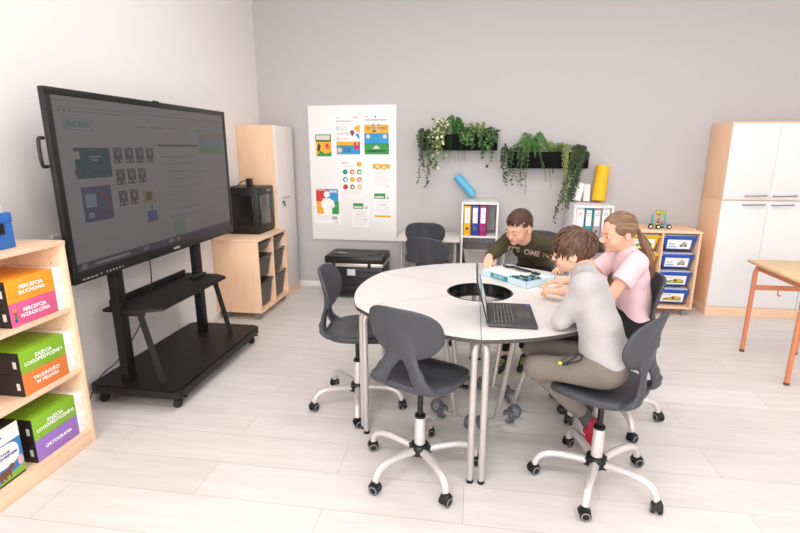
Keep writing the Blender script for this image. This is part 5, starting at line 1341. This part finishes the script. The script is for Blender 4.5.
# ============================== girl in pink
def girl():
    org = V(.88, 2.87, 0)
    pel, wst, chs, nb = (.940, 2.87, .635), (.935, 2.87, .76), (.910, 2.865, .905), (.868, 2.865, 1.035)
    sl, sr = (.892, 2.735, .998), (.875, 3.00, .998)
    el, wl = (.745, 2.660, .820), (.505, 2.735, .818)
    er, wr_ = (.690, 3.010, .82), (.560, 2.965, .820)
    hf = head_frame((.812, 2.855, 1.142), (-.935, -.31, -.19), (-.12, .0, 1)); s = 1.0
    hl, hr = (.905, 2.79, .605), (.905, 2.95, .605)
    kl, kr = (.575, 2.80, .575), (.565, 3.00, .575)
    al, ar = (.70, 2.84, .13), (.68, 3.02, .13)
    f = Field(.004)
    T = head_prims(f, hf, s, .86); f.cone(T(-.032, 0, -.08), nb, .042, .046, .03)
    torso(f, pel, wst, chs, nb, (0, -1, 0), sl, sr, -.012, w=.96)
    f.chain([sl, el, wl], [.037, .033, .0225]); f.chain([sr, er, wr_], [.037, .033, .0225])
    hand(f, wl, V(-.96, .22, .06), (.05, -.25, 1), 1, (.06, .75, .95, 1.05), .93, .06, thumb=(.85, .55))
    hand(f, wr_, V(-.95, -.12, .02), (0, 0, 1), -1, (.35, .45, .5, .6), .92)
    f.chain([hl, kl, al], [.060, .044, .030]); f.chain([hr, kr, ar], [.066, .048, .034])
    vs, F = f.mesh()
    body = np_obj('person', vs, F, [SKIN, LIPS], None, org, lips_index(vs, F, T, hf[1], s))
    tag(body, 'girl with ponytail in a pale pink T-shirt pointing at the kit', 'person')
    HG = [mat('hair_dark_blond', '7E5F46', .42, spec=.45), mat('hair_dark_blond_b', '75573F', .42, spec=.45), mat('hair_dark_blond_c', '967457', .42, spec=.45)]
    face_bits(body, T, hf[1], org, mat('brow_light', 'B08A6C', .6), s)
    scalp = lambda u: (u[0] >= -.05 and u[2] > -.10 + .80 * u[0] + .06 * (abs(u[1]) < .25)) or (abs(u[1]) > .42 and -.05 <= u[0] < .66 and u[2] > -.36 + .4 * max(0, u[0] - .3)) or (u[0] < -.05 and u[2] > -.22) or (u[0] < -.30 and u[2] > -.72)
    tie = V(-.92, 0, -.15)
    def flow(p):
        d = tie - p; d = d - p * (d @ p); return nrm(d) + V(0, 0, -.12)
    hb = hair_strands(body, hf, org, s, HG, (scalp, 420), flow, lambda u: .10 + .06 * (u[0] > 0), .06, 5, .0050, cap=scalp, free=-3)
    c, R = hf; rg = random.Random(8)
    W = lambda p: tuple(c + R @ (V(*p) * s) - org)
    for i in range(60):      # ponytail
        dy, dz, k = max(-.015, min(.015, rg.gauss(0, .009))), max(-.014, min(.014, rg.gauss(0, .008))), rg.uniform(.85, 1.05)
        hb.tube(bez([W((-.088, dy * .6, .005 + dz)), W((-.122, dy, -.020 + dz)), W((-.148 + dz, dy * 1.5, -.08 * k)), W((-.172 + dz * 1.3, dy * 1.7, -.17 * k)), W((-.186 + dz * 1.4, dy * 1.4 , -.25 * k)), W((-.180 + dz, dy * .7, -.305 * k))], 4), [(.0045 * (1 - .7 * (j / 20) ** 2)) for j in range(21)], 5, mi=rg.randrange(3))
    hb.build('hair', HG, body, angle=60)
    b = MB(); b.tube([W((-.108 + .004 * math.sin(a), .019 * math.cos(a * PI / 8), .0 + .019 * math.sin(a * PI / 8))) for a in range(16)], .005, 8, closed=True); b.build('hair_tie', mat('tie_dark', '4A3A38', .7), body)
    PK = mat('pale_pink_jersey', 'EAC9CE', .85, spec=.2, var=.03, vscale=80, bump=.15, bscale=300)
    g = Field(.005); torso(g, pel, wst, chs, nb, (0, -1, 0), sl, sr, .008, w=.97)
    g.cone((.933, 2.87, .76), (.938, 2.87, .672), .118, .128, .03, flat=((1, 0, .1), .80), cutb=True)
    for a, b_ in ((sl, el), (sr, er)): g.cone(a, V(*a) + (V(*b_) - V(*a)) * .58, .055, .060, .025, cutb=True)
    nbv = V(*nb); up = nrm(V(*nb) - V(*chs)); g.cone(nbv - up * .03, nbv + up * .000, .066, .056, .02)
    vs, F = g.mesh(folds(.0045, 14)); np_obj('tshirt', vs, F, [PK], body, org)
    c_ = MB(); Rn = spine_frame(up + V(-.2, 0, .3), (0, -1, 0)); cc = nbv - up * .008 - org
    c_.tube([tuple(cc + Rn @ V(.053 * math.cos(a * PI / 12), .058 * math.sin(a * PI / 12), 0)) for a in range(24)], [(.009, .006)] * 24, 8, closed=True, up=tuple(up)); c_.build('collar', PK, body)
    TR = mat('black_trousers', '232226', .85, spec=.25, bump=.2, bscale=200)
    g = Field(.005); g.ell(pel, (.110, .143, .095), None, .03); g.cone((.925, 2.87, .69), (.93, 2.87, .60), .118, .13, .03, flat=((1, 0, 0), .8))
    for h_, k_, a_ in ((hl, kl, al), (hr, kr, ar)): g.cone(h_, k_, .074, .056, .03); g.cone(k_, a_, .056, .044, .03, cutb=True)
    vs, F = g.mesh(folds(.005, 19)); np_obj('trousers', vs, F, [TR], body, org)
    SH = [mat('black_trainer', '26262A', .6), mat('dark_sole', '3A3A3C', .6), mat('dark_lace', '303034', .7)]
    shoe('shoe', body, org, (.745, 2.84, .004), (.55, 2.86, .004), (0, 0, 1), SH); shoe('shoe', body, org, (.725, 3.02, .004), (.53, 3.06, .004), (0, 0, 1), SH)
girl()

# ============================== boy in green
def boy_green():
    org = V(.48, 4.02, 0)
    pel, wst, chs, nb = (.52, 4.07, .64), (.495, 3.98, .745), (.452, 3.845, .855), (.400, 3.735, .950)
    sl, sr = (.575, 3.775, .900), (.280, 3.745, .918)
    el, wl = (.680, 3.62, .815), (.640, 3.42, .805)
    er, wr_ = (.180, 3.57, .875), (.122, 3.415, .852)
    hf = head_frame((.334, 3.59, 1.052), (-.60, -.68, -.40), (.1, -.1, 1)); s = 1.12
    hl, hr = (.58, 4.02, .61), (.44, 4.03, .61)
    kl, kr = (.50, 3.70, .57), (.34, 3.70, .57)
    al, ar = (.43, 3.56, .12), (.29, 3.50, .12)
    f = Field(.0044)
    T = head_prims(f, hf, s); f.cone(T(-.034, 0, -.08), nb, .047, .050, .03)
    torso(f, pel, wst, chs, nb, (1, 0, 0), sl, sr, -.012)
    f.chain([sl, el, wl], [.040, .035, .025]); f.chain([sr, er, wr_], [.040, .035, .025])
    hand(f, wr_, V(-.10, -.62, -.72), (-.1, -.75, .6), -1, (.35, .45, .5, .55), .98, .12)
    hand(f, wl, V(-.5, -.85, -.02), (0, 0, 1), 1, (.4,) * 4, .95)
    f.chain([hl, kl, al], [.068, .050, .034]); f.chain([hr, kr, ar], [.068, .050, .034])
    vs, F = f.mesh()
    body = np_obj('person', vs, F, [SKIN, LIPS], None, org, lips_index(vs, F, T, hf[1], s))
    tag(body, 'short-haired boy in olive lettered sweatshirt leaning over the kit', 'person')
    HD = [mat('hair_dark_brown', '4A3124', .5, spec=.35), mat('hair_dark_brown_b', '3C271D', .5, spec=.35)]
    face_bits(body, T, hf[1], org, mat('brow_dark', '6A4A3A', .6), s)
    scalp = lambda u: (u[2] > .42 and u[0] < .86) or (u[0] < .42 and u[2] > .08 and not (abs(u[1]) > .80 and u[2] < .02)) or (u[0] < -.25 and u[2] > -.55)
    hb = hair_strands(body, hf, org, s, HD, (scalp, 620), lambda p: nrm(V(.6, p[1] * .3, .0) - p * (.6 * p[0])) + V(.1, 0, -.35 if p[2] < .4 else .1), lambda u: .030, .03, 11, .0045, steps=4, cap=scalp)
    hb.build('hair', HD, body, angle=60)
    OL = mat('olive_sweatshirt', '4B4433', .85, spec=.2, var=.06, vscale=90, bump=.2, bscale=300)
    g = Field(.005); torso(g, pel, wst, chs, nb, (1, 0, 0), sl, sr, .010)
    g.chain([sl, el], [.060, .052], .03); g.cone(el, wl, .052, .036, .02, cutb=True); g.chain([sr, er], [.060, .052], .03); g.cone(er, V(*wr_) + (V(*er) - V(*wr_)) * .12, .052, .036, .02, cutb=True)
    nbv = V(*nb); up = nrm(V(*nb) - V(*chs)); g.cone(nbv - up * .03, nbv - up * .0, .070, .060, .02)
    vs, F = g.mesh(folds(.005, 24)); sw = np_obj('sweatshirt', vs, F, [OL], body, org)
    c_ = MB(); Rn = spine_frame(up + V(0, 0, .3), (1, 0, 0)); cc = nbv - up * .010 - org
    c_.tube([tuple(cc + Rn @ V(.056 * math.cos(a * PI / 12), .060 * math.sin(a * PI / 12), 0)) for a in range(24)], [(.011, .007)] * 24, 8, closed=True, up=tuple(up)); c_.build('collar', OL, body)
    n = Vector((-.25, -.95, .15)).normalized(); right = Vector((.93, -.12, -.17)); 
    M = frame(Vector((.440, 3.68, .838)) - Vector(org), right, n.cross(right))
    project_text("IT'S  OME TO", .058, M, sw, body, mat('print_beige', 'CDB89A', .8), bold=.03)
    TR = mat('black_trousers', '232226', .85)
    g = Field(.005); g.ell(pel, (.112, .146, .098), None, .03)
    for h_, k_, a_ in ((hl, kl, al), (hr, kr, ar)): g.cone(h_, k_, .082, .062, .03); g.cone(k_, a_, .062, .048, .03, cutb=True)
    vs, F = g.mesh(folds(.005, 29)); np_obj('trousers', vs, F, [TR], body, org)
    SH = [mat('black_trainer', '26262A', .6), mat('neon_sole', 'B7C83A', .5), mat('neon_yellow', 'D8E030', .5)]
    shoe('shoe', body, org, (.44, 3.56, .004), (.38, 3.34, .004), (0, 0, 1), SH); shoe('shoe', body, org, (.29, 3.50, .004), (.20, 3.31, .004), (0, 0, 1), SH)
boy_green()
# ------------------------------------------------------------------ light
w = bpy.data.worlds.new('world'); scene.world = w; w.use_nodes = True
bg = w.node_tree.nodes['Background']; bg.inputs['Color'].default_value = (*lin('EAF1FF'), 1); bg.inputs['Strength'].default_value = 1.2
def area(name, loc, rot, sx, sy, power, col=(1, 1, 1)):
    l = bpy.data.lights.new(name, 'AREA'); l.shape = 'RECTANGLE'; l.size = sx; l.size_y = sy; l.energy = power; l.color = col
    o = bpy.data.objects.new(name, l); COL.objects.link(o); o.location = loc; o.rotation_euler = rot
    return o
for i, (h0, h1) in enumerate(WIN_R): area('daylight', (RX + .3, (h0 + h1) / 2, 1.95), (0, PI / 2, 0), 2.0, h1 - h0, (20, 20, 8)[i], (1, .995, .99))
for i, (h0, h1) in enumerate(WIN_F): area('daylight', ((h0 + h1) / 2, FY - .4, 1.95), (PI / 2, 0, 0), h1 - h0, 2.0, (250, 75)[i], (1, .995, .99))
# ceiling light panels (out of frame above)
k = 0
for x in (-.5, 1.4, 3.3):
    for y in (-1.6, .8, 3.2):
        k += 1
        o = area('ceiling_lamp', (x, y, CZ - .03), (0, 0, 0), 1.2, .3, (38, 24, 9)[(k - 1) // 3], (1, .99, .985))
scene.view_settings.view_transform = 'Standard'; scene.view_settings.look = 'None'
scene.view_settings.gamma = 1.0; scene.view_settings.use_curve_mapping = False
scene.view_settings.exposure = -0.65
scene.cycles.use_denoising = True
scene.cycles.max_bounces = 10; scene.cycles.diffuse_bounces = 6
